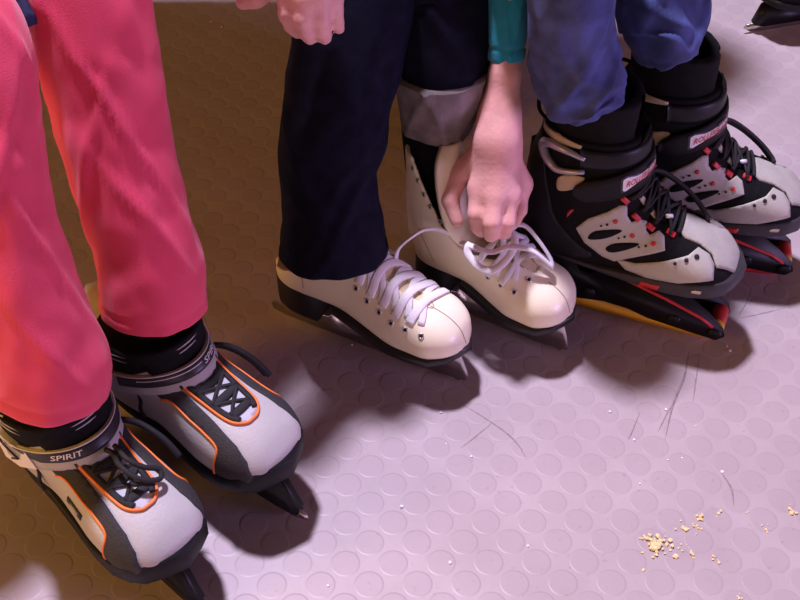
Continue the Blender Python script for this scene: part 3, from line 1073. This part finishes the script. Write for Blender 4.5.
    # loose bow of laces hanging down the far side
    for w in (0, .004, .008):
        cord.append(tube_geo(crv([(.135, .006 + w, .207), (.150, .022 + w, .203 - w), (.172, .032 + w, .186 - w), (.195, .032 + w, .168 - w), (.210, .026 + w, .155 - w), (.214, .020, .151)], 8), .0026, 8))
    mesh_obj('lace', *join_geo(cord), M['black_lace'], root)
    mesh_obj('lace_tip', *tube_geo([(.170, -.015, .172), (.176, -.010, .170)], .0024, 8), M['strap_white'], root)

    # cuff bands: upper ratchet band, front strap with badge
    def S(phi, z, off):
        return Vector((float(np.interp(z, *cx)) + (float(np.interp(z, *rx)) + off) * math.cos(phi), (float(np.interp(z, *ry)) + off) * math.sin(phi), z))

    def band(p0, p1, z0, z1, off, th, n=40, m=4, round_=0):
        G = []
        for i in range(n + 1):
            ph = math.radians(p0 + (p1 - p0) * i / n)
            e = min(i, n - i) / n
            sh = 1 - round_ * max(0, 1 - e / .08) ** 2
            zm, hh = (z0(ph) + z1(ph)) / 2, (z1(ph) - z0(ph)) / 2 * sh
            o_ = [S(ph, zm + hh * (2 * j / m - 1), off + th - (.001 if j in (0, m) else 0)) for j in range(m + 1)]
            i_ = [S(ph, zm + hh * (2 * j / m - 1), off) for j in range(m, -1, -1)]
            G.append(o_ + i_)
        V, Fc = loft_geo(G)
        k = len(G[0])
        Fc.append(tuple(range(k)))
        Fc.append(tuple(len(V) - k + j for j in range(k))[::-1])
        return V, [f[::-1] for f in Fc]
    mesh_obj('ratchet_band', *band(-95, 120, lambda p: .240, lambda p: .264, .001, .0035), M['black_plastic'], root)
    st = mesh_obj('strap', *band(-100, 96, lambda p: .197 + .016 * math.cos(p), lambda p: .225 + .019 * math.cos(p), .003, .0055, round_=.6), M['strap_black'], root)
    b0 = -54 if outer else -72
    bz = lambda u, v: S(math.radians(b0 + 58 * u), .2025 + .021 * v + .0175 * math.cos(math.radians(b0 + 58 * u)), .0088)

    def plate(u0, u1, v0, v1, off, rnd):
        rim = []
        for (cu, cv, a0) in ((u0 + rnd, v0 + rnd * 2, 180), (u1 - rnd, v0 + rnd * 2, 270), (u1 - rnd, v1 - rnd * 2, 0), (u0 + rnd, v1 - rnd * 2, 90)):
            for k in range(5):
                a = math.radians(a0 + k * 22.5)
                rim.append((cu + rnd * math.cos(a), cv + 2 * rnd * math.sin(a)))
        vs, es, fs, *_ = delaunay_2d_cdt([Vector(r) for r in rim] + [Vector((u0 + (u1 - u0) * i / 12, v0 + (v1 - v0) * j / 4)) for i in range(1, 12) for j in range(1, 4)], [(i, (i + 1) % 20) for i in range(20)], [], 1, 1e-6)
        V = [bz(*q) + (bz(*q) - S(math.radians(-18), bz(*q).z, -.045)).normalized() * off for q in vs]
        return V, [tuple(f) for f in fs]
    badge = mesh_obj('badge', *plate(0, 1, 0, 1, .0002, .07), M['badge_black'], st, smooth=False)
    mesh_obj('badge_face', *plate(.04, .97, .10, .90, .0006, .06), M['badge_white'], badge, smooth=False)
    mesh_obj('badge_corner', *plate(.60, .97, .10, .42, .0009, .03), M['badge_black'], badge, smooth=False)
    mesh_obj('badge_corner', *plate(.60, .97, .66, .90, .0009, .03), M['badge_black'], badge, smooth=False)
    tv, tf = text_geo('ROLLERBLADE', .3, .012)
    V = []
    for u, v in tv:
        q = bz(.10 + .84 * u, .32 + .36 * v)
        V.append(q + (q - S(math.radians(-18), q.z, -.045)).normalized() * .0013)
    mesh_obj('lettering', V, tf, M['red'], badge, smooth=False)

    # buckle on the outer side, tan ankle panels, hard cuff spine
    bku = [nearest(bvh, p, .004)[0] for p in crv([(.0786, -.0486, .2360), (.0515, -.0474, .2275), (.0404, -.0440, .2293), (.0278, -.0375, .2365), (.0225, -.0340, .2450), (.0300, -.0400, .2520), (.0402, -.0446, .2560), (.0597, -.0490, .2568), (.0775, -.0486, .2530)], 6)]
    if outer:
        mesh_obj('buckle', *tube_geo(bku, [.0026 + .0030 * math.sin(PI * i / (len(bku) - 1)) for i in range(len(bku))], 8), M['buckle_grey'], root)
    mesh_obj('ankle_panel', *patch_geo(bvh, [(.0176, -.0270, .2580), (.0180, -.0290, .2660), (.0438, -.0433, .2694), (.0720, -.0484, .2660), (.0717, -.0491, .2625), (.0431, -.0460, .2610)], (.1, .9, -.2), .0014, .004), M['tan_panel'], root)
    mesh_obj('ankle_panel', *patch_geo(bvh, crv([(.0500, -.0474, .2150), (.0640, -.0485, .2245), (.0790, -.0485, .2260), (.0780, -.0485, .2200), (.0696, -.0492, .2080), (.0520, -.0476, .1990)], 4, True), (.1, .9, -.2), .0014, .004), M['tan_panel'], root)
    mesh_obj('ankle_panel', *patch_geo(bvh, [(.0660, -.049, .172), (.0690, -.049, .178), (.0730, -.049, .179), (.0690, -.049, .171), (.0665, -.049, .166)], (.1, .9, -.2), .0016, .003), M['red'], root)
    mesh_obj('cuff_spine', *patch_geo(bvh, crv([(.012, -.02, .262), (.022, -.033, .240), (.030, -.040, .215), (.042, -.044, .185), (.052, -.046, .160), (.075, -.047, .135), (.10, -.046, .112), (.05, -.043, .103), (.012, -.026, .112), (.004, -.014, .16), (.008, -.014, .22)], 3, True), (.45, .85, -.1), .0022, .0045), M['black_plastic'], root)
    mesh_obj('pull_loop', *tube_geo(crv([(.026, -.006, .255), (.014, -.010, .272), (.014, -.012, .290), (.026, -.014, .290)], 6), .0022, 8), M['black_fabric'], root)
    return bvh, cx, rx, ry, holder


yawi = math.radians(-21)
skate_i = empty('ice_skate', 'black and beige skate with a yellow bladed frame nearest the white skates', 'ice skate', (.142, .0345, 0), yawi, 'black and beige skates')
bvi, icx, irx, iry, iholder = frame_skate(skate_i)
skate_j = empty('ice_skate', 'black and beige skate with a red bladed frame at the right edge', 'ice skate', (.235, .104, 0), math.radians(-11), 'black and beige skates')
frame_skate(skate_j, 'red', False)


# ------------------------------------------------------------------ people: trousers, arms, hands


def at_y(px, py, Y):
    c = math.sqrt(.5)
    d = Vector(((px - 400) / FOC, c - (py - 300) / FOC * c, -c - (py - 300) / FOC * c))
    return Vector((0, -H, H)) + d * ((Y + H) / d.y)


def px_per_m(p):
    c = math.sqrt(.5)
    return FOC / ((p.y + H) * c + (H - p.z) * c)


def leg_path(rows, ext=()):
    """rows (image row, left edge, right edge, distance Y) of a leg's outline, from the hem up; ext: further (x, y, z, r)"""
    out = []
    for r, xl, xr, Y in rows:
        p = at_y((xl + xr) / 2, r, Y)
        out.append((p.x, p.y, p.z, (xr - xl) / 2 / px_per_m(p)))
    last = out[-1]
    for e in ext:
        out.append((last[0] + e[0], last[1] + e[1], last[2] + e[2], e[3]))
    return out


def leg_geo(path, folds=(), amp=.0022, seed=0, front=1.0, hem=.035, n=72, per=8, wall=.004, hem_tilt=None):
    C4 = crv(path, per)
    P = [Vector(c[:3]) for c in C4]
    R = [c[3] for c in C4]
    rings = []
    m = len(P)
    Ln = [0]
    for i in range(1, m):
        Ln.append(Ln[-1] + (P[i] - P[i - 1]).length)

    def ring(i, dr=0.0, lift=0.0, wr=1.0):
        T = (P[min(i + 1, m - 1)] - P[max(i - 1, 0)]).normalized()
        s = Vector((1, 0, 0))
        s = (s - T * s.dot(T)).normalized()
        f = T.cross(s)
        if f.y > 0 or (abs(f.y) < .3 and f.z < 0):
            f = -f
        pts = []
        for k in range(n):
            a = 2 * PI * k / n
            d = s * math.cos(a) + f * math.sin(a) * front
            u = Vector((math.cos(a) * 1.3, math.sin(a) * 1.3, Ln[i] * 9 + seed * 7.3))
            w = noise.noise(u) * amp * 1.2 + noise.noise(Vector((u.x * 2.2, u.y * 2.2, Ln[i] * 34 + seed))) * amp
            for (l0, a0, slope, wid, am, span) in folds:
                da = (a - math.radians(a0) + PI) % (2 * PI) - PI
                if abs(da) < span * 2:
                    w += am * math.exp(-((Ln[i] - l0 - slope * da) / wid) ** 2) * math.exp(-(da / span) ** 2)
            q = P[i] + d * (R[i] + w * wr + dr) + T * lift
            if hem_tilt and Ln[i] < .08:
                q = q + T * (hem_tilt * math.sin(a) * (1 - Ln[i] / .08))
            pts.append(q)
        return pts
    k0 = next(i for i in range(m) if Ln[i] > hem)
    for i in range(k0, -1, -1):
        rings.append(ring(i, -wall))
    rings.append(ring(0, -wall * .5, -.0015))
    for i in range(m):
        b = .0009 if .010 < Ln[i] < .016 else 0     # stitched hem
        rings.append(ring(i, -b))
    V, Fc = loft_geo(rings)
    Fc.append(tuple(range((len(rings) - 1) * n, len(rings) * n)))
    return V, [f[::-1] for f in Fc]


def person(label, loc):
    return empty('person', label, 'person', loc)


# pink trousers
pp = person('person in pink trousers sitting with both feet in grey skates', (-.29, -.25, 0))


def under(o, parent):
    """parent o, whose mesh is in world coordinates, without moving it"""
    o.parent = parent
    bpy.context.view_layer.update()
    o.matrix_parent_inverse = Matrix.Translation(-Vector(parent.location))
    return o


hip = ((.0, .03, .05, .060), (.0, .10, .085, .068), (.0, .24, .075, .075), (.0, .40, .06, .085))
L2 = leg_path([(304, 99, 207, -.212), (285, 98, 206, -.208), (262, 96, 203, -.202), (235, 93, 194, -.195), (200, 80, 186, -.183), (142, 61, 172, -.163),
               (100, 53, 166, -.149), (60, 40, 159, -.134), (20, 30, 154, -.12), (-25, 15, 150, -.10)], hip)
L1 = leg_path([(386, -8, 110, -.322), (365, -10, 110, -.318), (335, -16, 95, -.312), (300, -26, 80, -.303), (250, -38, 64, -.288), (200, -50, 50, -.272),
               (165, -58, 46, -.26), (130, -66, 39, -.248), (95, -74, 36, -.236), (60, -86, 32, -.222), (30, -100, 20, -.21), (0, -118, -3, -.196)], ((-.02, .05, .045, .062), (-.03, .14, .06, .068), (-.03, .28, .05, .075), (.0, .45, .03, .085)))
pink = [leg_geo(L2, [(.10, 60, .10, .010, .004, .8), (.15, 120, -.10, .012, .004, .8), (.20, 70, .12, .010, .005, .8), (.27, 130, -.12, .012, .004, .9), (.32, 150, .05, .010, .006, .6), (.36, 140, -.1, .012, .005, .8)], .0022, 3),
        leg_geo(L1, [(.06, 60, .10, .010, .003, .8), (.16, 40, .12, .012, .004, .8), (.23, 60, -.10, .012, .004, .8), (.30, 20, .08, .010, .004, .8)], .0022, 5)]
g = join_geo(pink)
under(mesh_obj('trousers', *g, M['pink_denim']), pp)

for q, root_ in ((L2, skate_g), (L1, skate_h)):
    bpy.context.view_layer.update()
    b_ = root_.matrix_world @ Vector((.080, 0, .125))
    t_ = Vector(q[0][:3])
    under(mesh_obj('sock', *tube_geo([t_ + Vector((0, 0, .020)), t_, t_.lerp(b_, .55), b_], [.038, .038, .040, .041], 24), M['black_fabric']), pp)

# dark jeans
pj = person('person in dark jeans and teal top reaching down to lace a white skate', (-.02, 0, 0))
D1 = leg_path([(251, 278, 389, -.069), (225, 280, 384, -.062), (203, 281, 378, -.053), (169, 278, 376, -.038), (135, 280, 386, -.023), (97, 285, 393, -.007), (63, 289, 401, .008),
               (24, 293, 411, .026), (-15, 296, 420, .045)], ((-.005, .015, .04, .060), (-.01, .075, .07, .064), (-.01, .22, .065, .076), (-.01, .36, .05, .086)))
g1 = leg_geo(D1, [(.04, 90, .05, .010, .003, 1.2), (.07, 60, -.08, .010, .004, .9), (.10, 120, .08, .010, .004, .9), (.15, 40, -.1, .012, .004, .9)], .002, 9)
D2 = leg_path([(82, 398, 484, .030), (62, 396, 490, .036), (30, 394, 492, .046), (-10, 390, 492, .06)], ((-.005, .01, .04, .054), (-.01, .07, .065, .062), (-.01, .22, .06, .074), (-.01, .36, .04, .088)))
g2 = leg_geo(D2, [(.05, 80, .08, .010, .003, 1.0)], .002, 11, hem=.02)
trj = under(mesh_obj('trousers', *join_geo([g1, g2]), M['dark_denim']), pj)
CUF = leg_path([(128, 403, 470, .024), (110, 400, 477, .026), (85, 395, 486, .0285), (68, 392, 489, .029)])
gc = leg_geo(CUF, [(.03, 90, .12, .008, .004, .9), (.05, 120, -.10, .008, .003, .9), (.02, 50, -.15, .008, .003, .7)], .002, 13, hem=.03, wall=.003)
cuff = mesh_obj('cuff', *gc, M['denim_inside'], trj)

under(mesh_obj('sock', *tube_geo([(.036, .028, .26), (.037, .026, .21), (.040, .022, .16), (.045, .018, .12)], [.036, .033, .031, .031], 20), M['black_fabric']), pj)

# blue jeans
pb = person('person in blue jeans tucked into black and beige skates', (.26, .06, 0))
B1 = leg_path([(104, 566, 622, .002), (96, 552, 628, .002), (86, 543, 627, .003), (70, 533, 621, .002), (40, 528, 614, .0), (0, 528, 612, .0), (-30, 528, 612, .002)], ((.005, .01, .04, .050), (.0, .07, .065, .058), (-.02, .22, .065, .068), (-.05, .50, .05, .075)))
B2 = leg_path([(54, 642, 688, .066), (46, 631, 694, .066), (36, 624, 702, .067), (22, 620, 706, .072), (0, 615, 701, .08), (-30, 612, 699, .092)], ((-.005, .01, .04, .050), (-.03, .07, .065, .056), (-.07, .2, .065, .062), (-.10, .42, .05, .072)))
gb = [leg_geo(B1, [(.022, 90, .02, .006, .007, 2.0), (.040, 60, -.03, .006, .006, 1.2), (.045, 140, .04, .006, .006, 1.0), (.060, 100, -.04, .006, .005, 1.0), (.08, 90, .06, .007, .005, 1.0), (.105, 60, -.06, .008, .004, 1.0)], .0032, 17, hem=.01),
      leg_geo(B2, [(.018, 60, .02, .006, .007, 1.6), (.034, 40, -.03, .006, .007, 1.3), (.050, 90, .04, .006, .006, 1.0), (.07, 20, .04, .007, .006, 1.0), (.09, 80, -.05, .008, .004, 1.0)], .0032, 21, hem=.01)]
under(mesh_obj('trousers', *join_geo(gb), M['blue_denim']), pb)


# left forearm and hand at the laces
def hand_sdf(arm, wrist, kn, pip, dip, tip, th, rw=.021, rk=.0125, rf=.0085):
    def f(X, Y, Z):
        d = None
        for i in range(len(arm) - 1):
            c = rcone(X, Y, Z, arm[i][0], arm[i + 1][0], arm[i][1], arm[i + 1][1])
            d = c if d is None else smin(d, c, .008)
        palm = None
        for k in kn:
            c = rcone(X, Y, Z, wrist, k, rw * .72, rk)
            palm = c if palm is None else smin(palm, c, .014)
        d = smin(d, palm, .02)
        fing = None
        for i in range(len(kn)):
            s = (1, 1.04, 1, .86)[i]
            a = rcone(X, Y, Z, kn[i], pip[i], rk * .85 * s, rf * 1.1 * s)
            b = rcone(X, Y, Z, pip[i], dip[i], rf * 1.1 * s, rf * .95 * s)
            c = rcone(X, Y, Z, dip[i], tip[i], rf * .95 * s, rf * .8 * s)
            q = smin(smin(a, b, .003), c, .003)
            fing = q if fing is None else smin(fing, q, .0025)
        d = smin(d, fing, .007)
        t = rcone(X, Y, Z, th[0], th[1], .0155, .0115)
        t = smin(t, rcone(X, Y, Z, th[1], th[2], .0112, .0095), .004)
        t = smin(t, rcone(X, Y, Z, th[2], th[3], .0095, .0078), .004)
        return smin(d, t, .005)
    return f


V3 = lambda p: tuple(at(*p))
wr = V3((497, 140, .262))
arm = [(V3((509, -70, .472)), .008), (V3((508, 20, .374)), .009), (V3((505, 72, .325)), .0160), (V3((500, 112, .285)), .0215), (wr, .0225)]
kn = [V3(p) for p in ((479, 188, .218), (495, 195, .218), (510, 194, .213), (522, 184, .207))]
pip = [V3(p) for p in ((476, 214, .199), (492, 223, .198), (507, 223, .192), (520, 210, .187))]
dip = [V3(p) for p in ((477, 226, .180), (491, 234, .178), (504, 232, .174), (515, 220, .172))]
tip = [V3(p) for p in ((481, 232, .166), (492, 236, .163), (503, 232, .160), (512, 222, .158))]
th = [V3(p) for p in ((480, 156, .242), (459, 174, .219), (450, 200, .196), (457, 221, .178))]
fh = hand_sdf(arm, wr, kn, pip, dip, tip, th)
gl = nets(fh, (.03, -.16, .13), (.16, .14, .48), .0026)

# right hand hanging over the other knee
wr2 = V3((306, -34, .475))
arm2 = [(V3((180, -60, .53)), .030), (V3((245, -50, .495)), .026), (wr2, .022)]
kn2 = [V3(p) for p in ((290, -8, .462), (304, -4, .462), (319, -4, .460), (332, -10, .458))]
pip2 = [V3(p) for p in ((288, 14, .445), (303, 19, .444), (320, 19, .442), (335, 11, .442))]
dip2 = [V3(p) for p in ((292, 25, .428), (306, 31, .426), (322, 31, .424), (337, 22, .426))]
tip2 = [V3(p) for p in ((297, 32, .415), (310, 38, .412), (325, 38, .411), (339, 29, .414))]
th2 = [V3(p) for p in ((290, -30, .472), (270, -14, .462), (256, -2, .452), (243, 2, .445))]
fh2 = hand_sdf(arm2, wr2, kn2, pip2, dip2, tip2, th2)
gr = nets(fh2, (-.32, -.14, .37), (-.01, .10, .58), .003)
under(mesh_obj('body', *join_geo([gl, gr]), M['skin']), pj)

def torso(parts, name, m, parent, h=.011):
    def f(X, Y, Z):
        d = None
        for a, b, ra, rb in parts:
            c = rcone(X, Y, Z, a, b, ra, rb)
            d = c if d is None else smin(d, c, .05 if rb > .02 else .01)
        return d
    A = np.array([p for q in parts for p in q[:2]])
    r = max(max(q[2:]) for q in parts) + .05
    return under(mesh_obj(name, *nets(f, A.min(0) - r, A.max(0) + r, h), m), parent)


# unseen jackets and sweater added to shade the floor; one navy corner shows
torso([((-.46, .26, .66), (-.28, .24, .66), .11, .11), ((-.45, .26, .70), (-.43, .22, 1.02), .11, .10), ((-.29, .24, .70), (-.29, .20, 1.02), .11, .10),
       ((-.46, .20, 1.05), (-.24, .18, 1.05), .08, .08), ((-.48, .2, 1.02), (-.58, .06, .70), .06, .05), ((-.58, .06, .70), (-.47, -.20, .55), .05, .045), ((-.50, .12, .60), (-.47, -.20, .55), .08, .065),  # right sleeve and lap folds added to shade the lower left floor
       (tuple(at_y(2, -6, -.15)), tuple(at_y(27, 20, -.165)), .018, .0115)], 'jacket', M['navy_cloth'], pp)
torso([((-.05, .42, .64), (.05, .42, .64), .10, .10), ((-.05, .42, .66), (-.04, .36, .98), .10, .10), ((.05, .42, .66), (.06, .36, .98), .10, .10), ((-.08, .34, 1.0), (.11, .34, 1.0), .07, .07)], 'sweater', M['teal_knit'], pj)
torso([((.13, .56, .62), (.21, .56, .62), .09, .09), ((.13, .56, .66), (.12, .62, .95), .09, .09), ((.21, .56, .66), (.20, .62, .95), .09, .09)], 'jacket', M['navy_cloth'], pb)

# teal sleeve
sl = [V3(p) for p in ((506, 58, .336), (507, 40, .354), (508, 15, .378), (509, -20, .41), (509, -75, .475))]
slp = [(*a, r) for a, r in zip(sl, (.0198, .0204, .0212, .024, .030))]
gs = leg_geo(slp, [(.02, 90, .1, .006, .002, 1.0), (.045, 60, -.1, .006, .0025, 1.0)], .0012, 31, hem=.015, wall=.002, n=48)
under(mesh_obj('sleeve', *gs, M['teal_knit']), pj)


# ------------------------------------------------------------------ far skate and litter on the floor
sk = empty('ice_skate', 'black ice skate cut by the upper right corner', 'ice skate', (.822, .69, 0), math.radians(196))


def far_skate(root):
    wt = table(G_X, G_W)
    zb_ = table([0, .06, .12, .18, .262], [.080, .076, .068, .062, .070])
    zt_ = table([0, .06, .10, .13, .16, .19, .215, .24, .255, .262], [.19, .20, .19, .172, .152, .137, .127, .114, .098, .080])
    cx, rx, ry = ([.09, .25], [.066, .066]), ([.09, .25], [.056, .060]), ([.09, .25], [.040, .050])

    def solid(X, Y, Z):
        b = np.maximum(shaft_sdf(X, Y, Z, cx, rx, ry), np.maximum(Z - .24, .085 - Z))
        return smin(foot_sdf(X, Y, Z, wt, zb_, zt_, 2.4, 4), b, .02)
    geo = nets(solid, (-.012, -.062, .05), (.27, .062, .25), .0035)
    mesh_obj('boot', *geo, M['black_fabric'], root)
    bvh = bvh_of(geo)
    zb = lambda x: float(np.interp(x, *zb_))
    xs = (.258, .25, .235, .215, .185, .15, .11, .07, .035, .012)
    up = [(x, float(np.interp(x, *wt)) + .002) for x in xs]
    out = [(.265, 0)] + up + [(-.003, 0)] + [(x, -y) for x, y in up][::-1]
    mesh_obj('sole', *slab_geo(out, lambda x: zb(x) - .007, lambda x: zb(x) + .005), M['dark_rubber'], root)
    prof = [(.0, .012), (.02, .010), (.24, .010), (.262, .016), (.25, .050), (.20, .058), (.17, .052), (.155, .034), (.10, .034), (.085, .05), (.07, .068), (.012, .072), (-.004, .03)]
    mesh_obj('blade_holder', *prism_geo(prof, -.008, .008, .003), M['black_plastic'], root)
    bl = [(-.012, .006), (.0, .001), (.06, 0), (.22, 0), (.262, .002), (.275, .010), (.268, .0165), (.02, .015), (-.008, .015)]
    mesh_obj('blade', *prism_geo(bl, -.0016, .0016, .0005), M['steel'], root)
    for k in range(4):
        x = .145 + .02 * k
        mesh_obj('lace', *lace_bar(bvh, [(x, -.022, .15), (x + .004, 0, .16), (x + .008, .022, .15)], .002, .0035), M['black_lace'], root)


far_skate(sk)


def blob(c, r, seed):
    """one rough crumb"""
    rnd = random.Random(seed)
    bm = bmesh.new()
    bmesh.ops.create_icosphere(bm, subdivisions=1, radius=r)
    for v in bm.verts:
        v.co *= rnd.uniform(.6, 1.25)
        v.co.z *= .7
    lo = min(v.co.z for v in bm.verts)
    for v in bm.verts:
        v.co += Vector(c) + Vector((0, 0, -lo))
    bm.verts.index_update()
    g = [v.co.copy() for v in bm.verts], [[v.index for v in f.verts] for f in bm.faces]
    bm.free()
    return g


def crumbs(name, label, cat, specs, seed):
    rnd = random.Random(seed)
    parts = []
    for px, py, sp, n, r in specs:
        for i in range(n):
            a, q = rnd.uniform(0, 2 * PI), abs(rnd.gauss(0, .5))
            p = at(px + sp * q * math.cos(a), py + sp * .8 * q * math.sin(a), 0)
            h = max(0, .0030 * (1 - q)) * (n > 12)
            parts.append(blob((p.x, p.y, h * rnd.random()), r * rnd.uniform(.5, 1.2), rnd.random()))
    o = mesh_obj(name, *join_geo(parts), M['crumb'], smooth=False)
    o['label'], o['category'], o['kind'] = label, cat, 'stuff'


crumbs('crumbs', 'yellow crumbs scattered on the mauve floor at lower right', 'crumbs',
       [(656, 547, 17, 70, .0024), (645, 538, 8, 7, .002), (685, 528, 10, 7, .0022), (700, 517, 8, 10, .0017), (697, 527, 12, 9, .0014), (676, 558, 4, 4, .0018), (693, 556, 5, 5, .002),
        (718, 514, 5, 5, .0015), (719, 563, 8, 7, .0016), (643, 571, 5, 3, .0014), (765, 531, 8, 6, .0014), (713, 558, 6, 3, .0014), (682, 548, 10, 5, .0012), (738, 597, 6, 6, .0016), (748, 512, 4, 2, .001)], 3)
crumbs('crumbs', 'small clump of yellow crumbs near the right edge of the floor', 'crumbs', [(791, 513, 6, 12, .0018), (790, 505, 3, 2, .0012)], 5)
wet = [(352, 345), (402, 507), (441, 413), (446, 444), (471, 457), (668, 460), (682, 458), (634, 440), (722, 472), (730, 351), (727, 346), (666, 410), (640, 484), (696, 426), (528, 546), (328, 586), (211, 22), (222, 27), (450, 563), (610, 412)]
vm = []
rw = random.Random(11)
for x, y in wet:
    p = at(x, y, 0)
    r = rw.uniform(.0012, .0024)
    v, f = blob((p.x, p.y, -.0004), r, rw.random())
    vm.append((v, f))
o = mesh_obj('water_drops', *join_geo(vm), M['water'])
o['label'], o['category'], o['kind'] = 'tiny wet glinting specks dotted over the rubber floor', 'drops', 'stuff'

M['scuff'] = mat('scuff', (.29, .22, .23), .45, .3, 200)
scuffs = []
for path, w in (([(461, 448), (475, 437), (492, 423)], .0008), ([(689, 352), (684, 378), (673, 405), (665, 440)], .0013), ([(676, 400), (668, 412), (658, 432)], .0008),
                ([(721, 472), (731, 488), (734, 505)], .0010), ([(700, 352), (696, 380), (693, 402)], .0007), ([(452, 398), (480, 415), (505, 432), (519, 446), (527, 460)], .0008),
                ([(740, 318), (760, 314), (785, 308)], .0007), ([(735, 322), (748, 300), (752, 286)], .0006), ([(166, 46), (176, 50), (186, 54)], .0012), ([(640, 412), (632, 432), (628, 440)], .0007)):
    P = [at(x, y, .0001) for x, y in path]
    P = crv(P, 6)
    scuffs.append(tube_geo(P, [w * math.sin(PI * (i + .7) / (len(P) + .4)) for i in range(len(P))], 6, normals=[(0, 0, 1)] * len(P), flat=.12))
o = mesh_obj('scuff_marks', *join_geo(scuffs), M['scuff'])
o['label'], o['category'], o['kind'] = 'thin dark scratches and scuff marks across the rubber floor', 'scuff marks', 'stuff'
